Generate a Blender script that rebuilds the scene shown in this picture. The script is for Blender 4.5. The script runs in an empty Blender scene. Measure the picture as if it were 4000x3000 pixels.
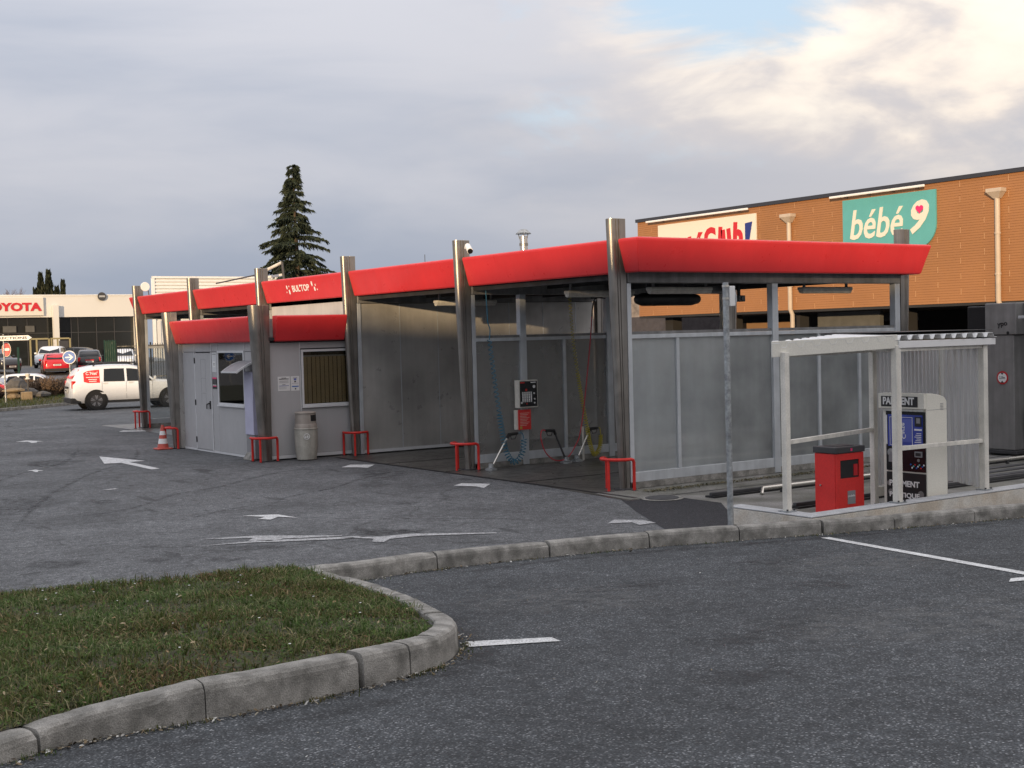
import bpy, bmesh, math, random
import numpy as np
from mathutils import Vector, Matrix
R = math.radians
random.seed(7)
rng = np.random.default_rng(11)
scene = bpy.context.scene
col = scene.collection

# ------------------------------------------------------------------ camera
YAW, PIT, ROL = R(55.68), R(2.078), R(-1.466)
CAM = Vector((-12.272, -15.009, 2.30))
fw = Vector((math.cos(YAW)*math.cos(PIT), math.sin(YAW)*math.cos(PIT), -math.sin(PIT)))
rt0 = Vector((math.sin(YAW), -math.cos(YAW), 0)); up0 = rt0.cross(fw)
rt = math.cos(ROL)*rt0 + math.sin(ROL)*up0
up = -math.sin(ROL)*rt0 + math.cos(ROL)*up0
cam = bpy.data.cameras.new('camera'); cam_o = bpy.data.objects.new('camera', cam); col.objects.link(cam_o)
m = Matrix.Identity(4)
for i in range(3):
    m[i][0] = rt[i]; m[i][1] = up[i]; m[i][2] = -fw[i]; m[i][3] = CAM[i]
cam_o.matrix_world = m
cam.sensor_fit = 'HORIZONTAL'; cam.sensor_width = 36; cam.lens = 36*5130.4/4000
cam.clip_start = .05; cam.clip_end = 2000
scene.camera = cam_o

# ------------------------------------------------------------------ sky, sun, exposure
SUN_E, SUN_PHI = R(5.8), R(40)          # elevation; sun stands towards (-cos, -sin)
world = bpy.data.worlds.new('World'); scene.world = world; world.use_nodes = True
wt = world.node_tree; wt.nodes.clear()
def wn(t, **k):
    n = wt.nodes.new(t)
    for a, b in k.items(): setattr(n, a, b)
    return n
def wl(a, b): wt.links.new(a, b)
def wmath(op, a, b=None, c=None, clamp=False):
    n = wn('ShaderNodeMath', operation=op, use_clamp=clamp)
    for i, v in enumerate((a, b, c)):
        if v is None: continue
        if isinstance(v, (int, float)): n.inputs[i].default_value = v
        else: wl(v, n.inputs[i])
    return n.outputs[0]
def wsmooth(v, lo, hi):
    n = wn('ShaderNodeMapRange', interpolation_type='SMOOTHSTEP')
    wl(v, n.inputs[0]); n.inputs[1].default_value = lo; n.inputs[2].default_value = hi
    return n.outputs[0]
def wmix(f, a, b):
    n = wn('ShaderNodeMix', data_type='RGBA')
    if isinstance(f, (int, float)): n.inputs[0].default_value = f
    else: wl(f, n.inputs[0])
    for i, v in ((6, a), (7, b)):
        if isinstance(v, tuple): n.inputs[i].default_value = (*v, 1)
        else: wl(v, n.inputs[i])
    return n.outputs[2]
tc = wn('ShaderNodeTexCoord'); sep = wn('ShaderNodeSeparateXYZ'); wl(tc.outputs['Generated'], sep.inputs[0])
def wnoise(scale, sz, off, detail=6, rough=.55, dist=0.0):
    mp = wn('ShaderNodeMapping'); wl(tc.outputs['Generated'], mp.inputs[0])
    mp.inputs['Scale'].default_value = (1, 1, sz); mp.inputs['Location'].default_value = off
    n = wn('ShaderNodeTexNoise'); wl(mp.outputs[0], n.inputs['Vector'])
    n.inputs['Scale'].default_value = scale; n.inputs['Detail'].default_value = detail
    n.inputs['Roughness'].default_value = rough; n.inputs['Distortion'].default_value = dist
    return n.outputs['Fac']
sky = wn('ShaderNodeTexSky', sky_type='NISHITA', sun_disc=False, sun_elevation=SUN_E,
         sun_rotation=math.atan2(-math.cos(SUN_PHI), -math.sin(SUN_PHI)), air_density=1.0, dust_density=1.5)
skys = wn('ShaderNodeVectorMath', operation='SCALE'); wl(sky.outputs[0], skys.inputs[0]); skys.inputs[3].default_value = .12
side = wn('ShaderNodeVectorMath', operation='DOT_PRODUCT'); wl(tc.outputs['Generated'], side.inputs[0])
side.inputs[1].default_value = (rt0.x, rt0.y, 0)
sv = side.outputs['Value']; zv = sep.outputs[2]
n_big = wnoise(2.1, 2.6, (3.1, .4, .2), 5, .5, .4)
n_mid = wnoise(5.0, 2.4, (1.7, 5.3, 2.9), 8, .56, .5)
n_fin = wnoise(8.5, 2.2, (8.2, 1.3, .6), 9, .52, .4)
n_soft = wnoise(3.4, 4.2, (4.6, 2.2, 4.1), 5, .5, .3)
def wblob(a0, z0, ra, rz):
    dx = wmath('DIVIDE', wmath('SUBTRACT', sv, a0), ra); dz = wmath('DIVIDE', wmath('SUBTRACT', zv, z0), rz)
    d = wmath('SQRT', wmath('ADD', wmath('MULTIPLY', dx, dx), wmath('MULTIPLY', dz, dz)))
    return wsmooth(d, 1.0, 0.0)
clear = wmix(wsmooth(zv, .05, .6), (.70, .84, .97), (.36, .56, .86))
clear = wmix(.2, clear, skys.outputs[0])
# layer of grey stratus, paler upwards
tone = wmath('ADD', wmath('MULTIPLY', n_soft, .9), wmath('MULTIPLY', wmath('MINIMUM', zv, .35), 1.3))
grey = wmix(wsmooth(tone, .38, .86), (.415, .465, .57), (.63, .64, .70))
warm_side = wsmooth(sv, -.14, .30)
grey = wmix(wmath('MULTIPLY', warm_side, .6), grey, (.70, .665, .665))
# sunlit cumulus, mostly on one side
lit = wmix(wsmooth(n_fin, .36, .62), (.70, .655, .65), (1.04, .915, .795))
puff = wmath('ADD', wmath('MULTIPLY', n_mid, .65), wmath('MULTIPLY', n_fin, .35))
puff = wmath('ADD', puff, wmath('MULTIPLY', wblob(.135, .175, .17, .075), .20))
puff = wmath('ADD', puff, wmath('MULTIPLY', wblob(.34, .215, .20, .10), .17))
puff = wmath('ADD', puff, wmath('MULTIPLY', wblob(.22, .145, .18, .055), .10))
litmask = wmath('MULTIPLY', wsmooth(puff, .46, .68), wmath('MULTIPLY', warm_side, wsmooth(zv, .06, .15)))
cloud = wmix(litmask, grey, lit)
core = wmath('MULTIPLY', wsmooth(puff, .60, .82), warm_side)
cloud = wmix(core, cloud, (1.12, 1.02, .89))
gap = wmath('ADD', wmath('MULTIPLY', n_big, .5), wmath('MULTIPLY', n_mid, .5))
gap = wmath('SUBTRACT', gap, wmath('MULTIPLY', wblob(.21, .250, .26, .085), .27))
gap = wmath('SUBTRACT', gap, wmath('MULTIPLY', wsmooth(n_fin, .45, .62), .03))
gapmask = wmath('MULTIPLY', wsmooth(gap, .40, .30), wsmooth(zv, .05, .16))
final = wmix(gapmask, cloud, clear)
lum = wn('ShaderNodeVectorMath', operation='SCALE'); wl(final, lum.inputs[0])      # overcast sky: brighter towards the zenith
wl(wmath('ADD', wmath('MULTIPLY', wmath('MAXIMUM', zv, 0.0), 1.25), .90), lum.inputs[3])
bg = wn('ShaderNodeBackground'); wl(lum.outputs[0], bg.inputs[0]); bg.inputs[1].default_value = .92
wo = wn('ShaderNodeOutputWorld'); wl(bg.outputs[0], wo.inputs[0])

sun = bpy.data.lights.new('sun', 'SUN'); sun.energy = 4.6; sun.angle = R(.9); sun.color = (1, .72, .42)
sun_o = bpy.data.objects.new('sun', sun); col.objects.link(sun_o)
sd = Vector((math.cos(SUN_PHI)*math.cos(SUN_E), math.sin(SUN_PHI)*math.cos(SUN_E), -math.sin(SUN_E)))
sun_o.rotation_euler = sd.to_track_quat('-Z', 'Y').to_euler(); sun_o.location = (-40, -34, 30)
scene.view_settings.view_transform = 'Standard'; scene.view_settings.look = 'None'
scene.view_settings.exposure = 0.0; scene.view_settings.gamma = 1; scene.view_settings.use_curve_mapping = False
scene.render.engine = 'CYCLES'
scene.cycles.max_bounces = 8; scene.cycles.transparent_max_bounces = 24

# ------------------------------------------------------------------ materials
MATS = {}
def mat(name, c, rough=.6, metal=0., var=.0, vs=3., speck=0., ss=60., bump=0., bs=40., spec=.5, streak=0., coat=0., aniso=None, c2=None, emis=None):
    if name in MATS: return MATS[name]
    M = bpy.data.materials.new(name); M.use_nodes = True; MATS[name] = M
    t = M.node_tree; b = t.nodes['Principled BSDF']
    b.inputs['Roughness'].default_value = rough; b.inputs['Metallic'].default_value = metal
    b.inputs['Specular IOR Level'].default_value = spec; b.inputs['Coat Weight'].default_value = coat
    b.inputs['Base Color'].default_value = (*c, 1)
    if emis: b.inputs['Emission Color'].default_value = (*emis[0], 1); b.inputs['Emission Strength'].default_value = emis[1]
    tcn = t.nodes.new('ShaderNodeTexCoord'); geo = t.nodes.new('ShaderNodeNewGeometry'); co = geo.outputs['Position']
    def noise(s, d=4, sc=(1, 1, 1), r=.55):
        mp = t.nodes.new('ShaderNodeMapping'); mp.inputs['Scale'].default_value = sc; t.links.new(co, mp.inputs[0])
        n = t.nodes.new('ShaderNodeTexNoise'); n.inputs['Scale'].default_value = s; n.inputs['Detail'].default_value = d; n.inputs['Roughness'].default_value = r
        t.links.new(mp.outputs[0], n.inputs['Vector']); return n.outputs['Fac']
    def mul(cur, fac, lo, hi, a, bb):
        mr = t.nodes.new('ShaderNodeMapRange'); t.links.new(fac, mr.inputs[0])
        mr.inputs[1].default_value = lo; mr.inputs[2].default_value = hi; mr.inputs[3].default_value = a; mr.inputs[4].default_value = bb
        v = t.nodes.new('ShaderNodeVectorMath'); v.operation = 'SCALE'; t.links.new(cur, v.inputs[0]); t.links.new(mr.outputs[0], v.inputs[3]); return v.outputs[0]
    rgb = t.nodes.new('ShaderNodeRGB'); rgb.outputs[0].default_value = (*c, 1); cur = rgb.outputs[0]
    if c2:
        mx = t.nodes.new('ShaderNodeMix'); mx.data_type = 'RGBA'; mr = t.nodes.new('ShaderNodeMapRange'); t.links.new(noise(vs*.7, 5), mr.inputs[0])
        mr.inputs[1].default_value = .40; mr.inputs[2].default_value = .62; t.links.new(mr.outputs[0], mx.inputs[0])
        t.links.new(cur, mx.inputs[6]); mx.inputs[7].default_value = (*c2, 1); cur = mx.outputs[2]
    if var: cur = mul(cur, noise(vs), .3, .7, 1-var, 1+var)
    if streak: cur = mul(cur, noise(9, 4, (1, 1, .06)), .35, .65, 1-streak, 1+streak*.5)
    if speck: cur = mul(cur, noise(ss, 2), .36, .64, 1-speck, 1+speck)
    t.links.new(cur, b.inputs['Base Color'])
    if bump:
        bp = t.nodes.new('ShaderNodeBump'); bp.inputs['Strength'].default_value = bump; bp.inputs['Distance'].default_value = .01
        t.links.new(noise(bs, 4), bp.inputs['Height']); t.links.new(bp.outputs[0], b.inputs['Normal'])
    if rough < .75:
        mr = t.nodes.new('ShaderNodeMapRange'); t.links.new(noise(5, 4), mr.inputs[0]); mr.inputs[1].default_value = .3; mr.inputs[2].default_value = .7
        mr.inputs[3].default_value = max(.02, rough*.75); mr.inputs[4].default_value = min(1, rough*1.3); t.links.new(mr.outputs[0], b.inputs['Roughness'])
    return M

def asphalt(name, base, stone, vscale, amt, patch, cracks=False, bumpd=.006, rough=.85):
    M = bpy.data.materials.new(name); M.use_nodes = True; MATS[name] = M
    t = M.node_tree; b = t.nodes['Principled BSDF']; b.inputs['Roughness'].default_value = rough; b.inputs['Specular IOR Level'].default_value = .35
    geo = t.nodes.new('ShaderNodeNewGeometry'); co = geo.outputs['Position']
    v = t.nodes.new('ShaderNodeTexVoronoi'); v.inputs['Scale'].default_value = vscale; t.links.new(co, v.inputs['Vector'])
    v2 = t.nodes.new('ShaderNodeTexVoronoi'); v2.inputs['Scale'].default_value = vscale*.43; t.links.new(co, v2.inputs['Vector'])
    sp = t.nodes.new('ShaderNodeSeparateXYZ'); t.links.new(v.outputs['Color'], sp.inputs[0])
    def nz(s, d=5, sc=(1, 1, 1)):
        mp = t.nodes.new('ShaderNodeMapping'); mp.inputs['Scale'].default_value = sc; t.links.new(co, mp.inputs[0])
        n = t.nodes.new('ShaderNodeTexNoise'); n.inputs['Scale'].default_value = s; n.inputs['Detail'].default_value = d; t.links.new(mp.outputs[0], n.inputs['Vector']); return n.outputs['Fac']
    def mrng(f, a, bb, c, d):
        mr = t.nodes.new('ShaderNodeMapRange'); t.links.new(f, mr.inputs[0])
        for i, x in enumerate((a, bb, c, d)): mr.inputs[i+1].default_value = x
        return mr.outputs[0]
    def mixc(f, a, bb):
        mx = t.nodes.new('ShaderNodeMix'); mx.data_type = 'RGBA'; t.links.new(f, mx.inputs[0])
        for i, x in ((6, a), (7, bb)):
            if isinstance(x, tuple): mx.inputs[i].default_value = (*x, 1)
            else: t.links.new(x, mx.inputs[i])
        return mx.outputs[2]
    def scale(c, f):
        s = t.nodes.new('ShaderNodeVectorMath'); s.operation = 'SCALE'; t.links.new(c, s.inputs[0]); t.links.new(f, s.inputs[3]); return s.outputs[0]
    c = mixc(mrng(sp.outputs[0], 1-amt, 1, 0, 1), base, stone)
    c = scale(c, mrng(sp.outputs[1], 0, 1, .65, 1.35))
    c = scale(c, mrng(v.outputs['Distance'], .25, .75, 1.12, .6))
    c = scale(c, mrng(nz(.55), .3, .7, 1-patch, 1+patch)); c = scale(c, mrng(nz(2.7), .3, .7, 1-patch*.6, 1+patch*.6))
    c = scale(c, mrng(nz(.9, 6, (.25, 1.4, 1)), .60, .72, 1, .78)); c = scale(c, mrng(nz(9, 6), .3, .7, 1-patch*1.1, 1+patch*1.1))
    if cracks:
        vc = t.nodes.new('ShaderNodeTexVoronoi'); vc.feature = 'DISTANCE_TO_EDGE'; vc.inputs['Scale'].default_value = .16
        w = t.nodes.new('ShaderNodeVectorMath'); w.operation = 'ADD'; nn = t.nodes.new('ShaderNodeTexNoise'); nn.inputs['Scale'].default_value = .8; nn.inputs['Detail'].default_value = 6
        t.links.new(co, nn.inputs['Vector']); sc2 = t.nodes.new('ShaderNodeVectorMath'); sc2.operation = 'SCALE'; sc2.inputs[3].default_value = 1.6
        t.links.new(nn.outputs['Color'], sc2.inputs[0]); t.links.new(co, w.inputs[0]); t.links.new(sc2.outputs[0], w.inputs[1]); t.links.new(w.outputs[0], vc.inputs['Vector'])
        c = scale(c, mrng(vc.outputs['Distance'], .0, .006, .62, 1))
        c = scale(c, mrng(nz(1.6, 3, (1.5, .35, 1)), .655, .69, 1, .6)); c = scale(c, mrng(nz(3.1, 2), .70, .74, 1, .55)); c = scale(c, mrng(nz(.32, 4, (.5, 1.6, 1)), .52, .68, 1, 1.22))
    t.links.new(c, b.inputs['Base Color'])
    bp = t.nodes.new('ShaderNodeBump'); bp.inputs['Strength'].default_value = .9; bp.inputs['Distance'].default_value = bumpd
    ad = t.nodes.new('ShaderNodeMath'); ad.operation = 'ADD'; t.links.new(v.outputs['Distance'], ad.inputs[0]); t.links.new(v2.outputs['Distance'], ad.inputs[1])
    iv = t.nodes.new('ShaderNodeMath'); iv.operation = 'MULTIPLY'; iv.inputs[1].default_value = -1; t.links.new(ad.outputs[0], iv.inputs[0])
    t.links.new(iv.outputs[0], bp.inputs['Height']); t.links.new(bp.outputs[0], b.inputs['Normal'])
    return M

def glass_mat(name, diff, wd, wg, wtr, rough=.08, tint=(1, 1, 1), streaks=False, blur=0.):
    """thin pane: diffuse film (dirt / frosting) + fresnel gloss + see-through"""
    M = bpy.data.materials.new(name); M.use_nodes = True; MATS[name] = M
    t = M.node_tree; t.nodes.clear(); N = t.nodes.new; L = t.links.new
    out = N('ShaderNodeOutputMaterial'); tr = N('ShaderNodeBsdfRefraction' if blur else 'ShaderNodeBsdfTransparent'); tr.inputs[0].default_value = (*tint, 1)
    if blur: tr.inputs['Roughness'].default_value = blur; tr.inputs['IOR'].default_value = 1.03
    df = N('ShaderNodeBsdfDiffuse'); df.inputs[0].default_value = (*diff, 1)
    tl = N('ShaderNodeBsdfTranslucent'); tl.inputs[0].default_value = (*diff, 1)
    film = N('ShaderNodeMixShader'); film.inputs[0].default_value = .45; L(df.outputs[0], film.inputs[1]); L(tl.outputs[0], film.inputs[2])
    gl = N('ShaderNodeBsdfGlossy'); gl.inputs['Roughness'].default_value = rough
    a = N('ShaderNodeMixShader'); L(tr.outputs[0], a.inputs[1]); L(film.outputs[0], a.inputs[2])
    geo = N('ShaderNodeNewGeometry')
    def nz(sc, s, d):
        mp = N('ShaderNodeMapping'); mp.inputs['Scale'].default_value = sc; L(geo.outputs['Position'], mp.inputs[0])
        n = N('ShaderNodeTexNoise'); n.inputs['Scale'].default_value = s; n.inputs['Detail'].default_value = d; L(mp.outputs[0], n.inputs['Vector']); return n.outputs['Fac']
    if streaks:
        mr = N('ShaderNodeMapRange'); L(nz((1, 1, .10), 7, 6), mr.inputs[0]); mr.inputs[1].default_value = .3; mr.inputs[2].default_value = .7
        mr.inputs[3].default_value = max(0, wd-.03); mr.inputs[4].default_value = min(1, wd+.03)
        m2 = N('ShaderNodeMapRange'); L(nz((1, 1, 1), 1.3, 4), m2.inputs[0]); m2.inputs[1].default_value = .3; m2.inputs[2].default_value = .7; m2.inputs[3].default_value = .74; m2.inputs[4].default_value = 1.26
        mm = N('ShaderNodeMath'); mm.operation = 'MULTIPLY'; mm.use_clamp = True; L(mr.outputs[0], mm.inputs[0]); L(m2.outputs[0], mm.inputs[1]); L(mm.outputs[0], a.inputs[0])
    else: a.inputs[0].default_value = wd
    fr = N('ShaderNodeFresnel'); fr.inputs[0].default_value = 1.5
    fm = N('ShaderNodeMath'); fm.operation = 'MULTIPLY_ADD'; fm.inputs[1].default_value = wg; fm.inputs[2].default_value = .02; fm.use_clamp = True; L(fr.outputs[0], fm.inputs[0])
    b = N('ShaderNodeMixShader'); L(fm.outputs[0], b.inputs[0]); L(a.outputs[0], b.inputs[1]); L(gl.outputs[0], b.inputs[2]); L(b.outputs[0], out.inputs[0])
    return M

asphalt('asphalt_yard', (.112, .117, .122), (.25, .256, .262), 75, .12, .26, cracks=True, bumpd=.003)
asphalt('asphalt_lot', (.054, .060, .066), (.22, .230, .240), 92, .22, .22, bumpd=.007)
asphalt('asphalt_patch', (.030, .031, .036), (.07, .07, .075), 80, .2, .1, bumpd=.003)
asphalt('asphalt_far', (.13, .132, .135), (.3, .3, .3), 60, .1, .12, bumpd=.002)
mat('concrete_wet', (.075, .070, .063), .34, var=.42, vs=1.1, speck=.2, ss=90, bump=.1, spec=.5)
mat('concrete_apron', (.19, .185, .175), .8, var=.3, vs=1.4, speck=.25, ss=70, bump=.3, c2=(.12, .12, .10))
mat('kerb_concrete', (.295, .285, .262), .92, var=.22, vs=9, speck=.22, ss=150, bump=.6, bs=110, c2=(.165, .16, .145))
mat('wall_render', (.60, .575, .52), .9, var=.12, vs=4, speck=.12, ss=60, bump=.4, bs=50, c2=(.52, .46, .38))
mat('wall_cap', (.40, .41, .42), .85, var=.15, vs=5, speck=.15)
mat('paint_white', (.54, .55, .55), .7, var=.2, vs=9, speck=.35, ss=70, bump=.5, bs=80)
mat('paint_worn', (.34, .345, .35), .75, var=.3, vs=10, speck=.45, ss=55, bump=.5, bs=80)
mat('soil', (.050, .048, .022), .95, var=.4, vs=12, speck=.3, bump=.8)
mat('red_panel', (.57, .034, .040), .34, var=.07, vs=1.2, streak=.025, spec=.4, coat=.1)
mat('red_steel', (.60, .025, .018), .45, var=.15, vs=8, speck=.08)
mat('red_bin', (.66, .028, .024), .5, var=.07, vs=3, speck=.05)
mat('steel_brushed', (.275, .26, .24), .38, metal=.8, var=.16, vs=2.5, streak=.18)
mat('steel_strip', (.60, .58, .53), .3, metal=.9, var=.1)
mat('steel_wall', (.40, .39, .37), .34, metal=.2, var=.3, vs=.8, streak=.06)
mat('alu', (.53, .56, .585), .42, metal=.35, var=.1, vs=4, streak=.1)
mat('alu_dark', (.22, .22, .22), .5, metal=.4, var=.2, streak=.2)
mat('galv', (.36, .38, .39), .5, metal=.7, var=.3, vs=14, speck=.15, ss=30)
mat('cabin_panel', (.40, .40, .405), .55, var=.05, vs=1.2, streak=.02)
mat('cabin_trim', (.60, .61, .62), .5, var=.05)
mat('room_panel', (.45, .44, .44), .6, var=.06, streak=.06)
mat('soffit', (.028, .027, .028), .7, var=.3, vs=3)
mat('roof_sheet', (.35, .34, .33), .7, var=.1)
mat('black', (.012, .012, .013), .55)
mat('black_gloss', (.012, .012, .014), .18)
mat('dark_grey', (.05, .05, .053), .5, var=.15)
mat('gantry_grey', (.215, .21, .205), .5, var=.15, streak=.15)
mat('cream_steel', (.70, .675, .61), .55, var=.10, vs=5, streak=.14, speck=.06)
mat('machine_cream', (.74, .72, .64), .55, var=.04, speck=.05)
mat('white', (.78, .78, .77), .5, var=.04)
mat('white_gloss', (.80, .80, .79), .3, coat=.5)
mat('blue_poster', (.035, .06, .34), .4, var=.2, vs=8)
mat('lavender', (.46, .46, .60), .5, var=.08)
mat('blue_light', (.10, .13, .45), .4, var=.1)
mat('sign_blue', (.012, .11, .42), .45)
mat('sign_red', (.50, .015, .02), .45)
mat('letter_red', (.55, .02, .03), .5)
mat('letter_navy', (.02, .035, .20), .5)
mat('pink', (.75, .03, .16), .5)
mat('teal', (.105, .375, .375), .6, var=.03)
mat('grey_box', (.24, .24, .25), .5, var=.1)
mat('bin_beige', (.39, .375, .33), .75, var=.12, vs=5, speck=.1, streak=.15, bump=.2)
mat('bin_dome', (.32, .285, .25), .7, var=.12, vs=5, streak=.15)
mat('cone_red', (.52, .10, .075), .6, var=.15, vs=10)
mat('hose_blue', (.02, .14, .22), .4); mat('hose_yellow', (.46, .39, .05), .4); mat('hose_red', (.50, .03, .05), .45)
mat('clad_orange', (.325, .152, .062), .6, var=.08, vs=.5, spec=.35)
mat('clad_joint', (.62, .42, .26), .6)
mat('clad_back', (.20, .08, .03), .8)
mat('roof_edge', (.03, .033, .045), .5)
mat('sign_cream', (.72, .68, .58), .6)
mat('pipe_cream', (.50, .42, .34), .5, var=.08)
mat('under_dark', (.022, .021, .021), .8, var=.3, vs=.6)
mat('under_grey', (.10, .10, .095), .8, var=.15)
mat('tan_wall', (.24, .14, .07), .7, var=.06)
mat('straw', (.30, .19, .07), .9, var=.35, vs=6, bump=.8)
mat('toy_white', (.66, .65, .62), .6, var=.03, vs=.3)
mat('toy_sign', (.68, .655, .585), .5)
mat('toy_glass', (.018, .02, .02), .12, spec=.6)
mat('wave_white', (.66, .66, .64), .5)
mat('stone_tan', (.24, .18, .11), .9, var=.3, vs=4, bump=.8); mat('stone_grey', (.09, .085, .08), .9, var=.3, vs=4, bump=.8)
mat('fence_black', (.015, .018, .017), .5); mat('gate_green', (.012, .045, .03), .5, var=.2)
mat('frame_yellow', (.30, .26, .14), .5)
mat('tyre', (.014, .014, .014), .8); mat('rim', (.42, .42, .43), .3, metal=.8); mat('arch', (.012, .012, .012), .85)
mat('car_white', (.70, .72, .74), .28, coat=.6); mat('car_red', (.50, .012, .02), .25, coat=.7); mat('car_dark', (.018, .018, .022), .22, coat=.7); mat('car_black', (.012, .012, .014), .22, coat=.7)
mat('car_glass', (.012, .015, .019), .08, spec=.35); mat('plastic', (.02, .02, .021), .6); mat('lamp_red', (.5, .01, .012), .2); mat('lamp_clear', (.6, .6, .58), .15); mat('plate', (.7, .7, .66), .4); mat('plate_ink', (.03, .03, .04), .6)
mat('bark', (.075, .055, .04), .95, var=.3, vs=8, bump=.6)
mat('cedar_green', (.030, .048, .026), .85, var=.45, vs=1.6); mat('cypress_green', (.022, .03, .018), .9, var=.4, vs=1.2)
mat('twig_brown', (.17, .115, .075), .9, var=.3, vs=2.0); mat('twig_mauve', (.13, .085, .075), .9, var=.2)
mat('blind', (.82, .68, .46), .8, var=.1); mat('blind_gap', (.10, .08, .05), .9)
mat('paper', (.70, .70, .69), .7); mat('ink', (.05, .05, .055), .8)
mat('stone_house', (.22, .19, .17), .9, var=.5, vs=2.2, bump=.6); mat('slate', (.055, .05, .055), .7, var=.2)
mat('store_wall', (.34, .33, .31), .8, var=.1)
glass_mat('glass_clear', (.3, .3, .3), .03, .8, 1, .02, (.86, .88, .88))
glass_mat('glass_frost', (.66, .70, .705), .52, 1.1, 0, .06, (.97, .985, .99), True, .22)
glass_mat('glass_frost_dark', (.34, .335, .32), .55, .8, 0, .06, (.9, .92, .92), True, .25)
glass_mat('glass_window', (.05, .05, .05), .03, 1.1, 0, .02, (.80, .79, .74))
glass_mat('poly_sheet', (.66, .67, .68), .80, .5, 0, .2, (.9, .92, .94), True, .3)

# vertex-coloured foliage
def foliage_mat(name, rough=.8, trans=.25):
    M = bpy.data.materials.new(name); M.use_nodes = True; MATS[name] = M; t = M.node_tree; b = t.nodes['Principled BSDF']
    a = t.nodes.new('ShaderNodeAttribute'); a.attribute_name = 'Col'; t.links.new(a.outputs['Color'], b.inputs['Base Color'])
    b.inputs['Roughness'].default_value = rough; b.inputs['Specular IOR Level'].default_value = .2
    tl = t.nodes.new('ShaderNodeBsdfTranslucent'); t.links.new(a.outputs['Color'], tl.inputs[0])
    mx = t.nodes.new('ShaderNodeMixShader'); mx.inputs[0].default_value = trans; o = t.nodes['Material Output']
    t.links.new(b.outputs[0], mx.inputs[1]); t.links.new(tl.outputs[0], mx.inputs[2]); t.links.new(mx.outputs[0], o.inputs[0])
foliage_mat('grass'); foliage_mat('leaf', .85, .12)

# ------------------------------------------------------------------ mesh helpers
class MB:
    def __init__(s): s.v = []; s.f = []
    def add(s, vs, fs):
        o = len(s.v); s.v += [tuple(x) for x in vs]; s.f += [tuple(i+o for i in f) for f in fs]; return s
    def box(s, x0, x1, y0, y1, z0, z1):
        return s.add([(x0,y0,z0),(x1,y0,z0),(x1,y1,z0),(x0,y1,z0),(x0,y0,z1),(x1,y0,z1),(x1,y1,z1),(x0,y1,z1)],
                     [(0,3,2,1),(4,5,6,7),(0,1,5,4),(1,2,6,5),(2,3,7,6),(3,0,4,7)])
    def hexa(s, a): return s.add(a, [(0,3,2,1),(4,5,6,7),(0,1,5,4),(1,2,6,5),(2,3,7,6),(3,0,4,7)])
    def bar(s, p, q, w, h=None, upv=(0,0,1)):
        h = h or w; p = Vector(p); q = Vector(q); d = (q-p).normalized(); u = Vector(upv)
        if abs(d.dot(u)) > .95: u = Vector((1,0,0))
        a = d.cross(u).normalized(); b = a.cross(d).normalized(); P = []
        for c in (p, q):
            for i, j in ((-1,-1),(1,-1),(1,1),(-1,1)): P.append(c + a*(i*w/2) + b*(j*h/2))
        return s.hexa(P)
    def prism(s, poly, z0, z1):
        n = len(poly); zz = lambda z, p: z(p) if callable(z) else z
        vs = [(p[0],p[1],zz(z0,p)) for p in poly] + [(p[0],p[1],zz(z1,p)) for p in poly]
        return s.add(vs, [tuple(range(n))[::-1], tuple(range(n,2*n))] + [(i,(i+1)%n,n+(i+1)%n,n+i) for i in range(n)])
    def loft(s, rings, closed=True, caps=True):
        n = len(rings[0]); vs = [p for r in rings for p in r]; fs = []
        for k in range(len(rings)-1):
            for i in range(n if closed else n-1):
                j = (i+1) % n; fs.append((k*n+i, k*n+j, (k+1)*n+j, (k+1)*n+i))
        if caps and closed: fs += [tuple(range(n))[::-1], tuple(range((len(rings)-1)*n, len(rings)*n))]
        return s.add(vs, fs)
    def tube(s, path, r, n=8, caps=True):
        path = [Vector(p) for p in path]; rings = []; pa = None
        for i, p in enumerate(path):
            d = (path[min(i+1,len(path)-1)] - path[max(i-1,0)]).normalized()
            if pa is None:
                u = Vector((0,0,1)) if abs(d.z) < .9 else Vector((1,0,0)); a = d.cross(u).normalized()
            else: a = (pa - d*pa.dot(d)).normalized()
            pa = a; b = d.cross(a); rr = r[i] if isinstance(r, (list, tuple)) else r
            rings.append([p + (a*math.cos(t) + b*math.sin(t))*rr for t in (2*math.pi*k/n for k in range(n))])
        return s.loft(rings, True, caps)
    def lathe(s, prof, c=(0,0,0), n=24, axis='z'):
        rings = []
        for r, z in prof:
            ring = []
            for k in range(n):
                t = 2*math.pi*k/n; a, b = r*math.cos(t), r*math.sin(t)
                ring.append({'z':(c[0]+a,c[1]+b,c[2]+z),'y':(c[0]+b,c[1]+z,c[2]+a),'x':(c[0]+z,c[1]+a,c[2]+b)}[axis])
            rings.append(ring)
        return s.loft(rings)
    def sphere(s, c, r, n=12, m=8, sc=(1,1,1)):
        return s.loft([[(c[0]+sc[0]*r*math.sin(a)*math.cos(2*math.pi*k/n), c[1]+sc[1]*r*math.sin(a)*math.sin(2*math.pi*k/n), c[2]-sc[2]*r*math.cos(a)) for k in range(n)] for a in (max(.02,min(3.12,math.pi*i/m)) for i in range(m+1))])
    def mesh(s, name, off=(0,0,0)):
        me = bpy.data.meshes.new(name); o = Vector(off)
        me.from_pydata([tuple(Vector(p)-o) for p in s.v], [], s.f); me.update()
        bm = bmesh.new(); bm.from_mesh(me); bmesh.ops.recalc_face_normals(bm, faces=bm.faces); bm.to_mesh(me); bm.free(); return me
    def build(s, name, m, parent=None, bevel=0, smooth=False, off=None):
        if off is None: off = parent['_o'] if (parent is not None and '_o' in parent) else (0,0,0)
        me = s.mesh(name, off); return link(name, me, m, parent, bevel, smooth, off)
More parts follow.
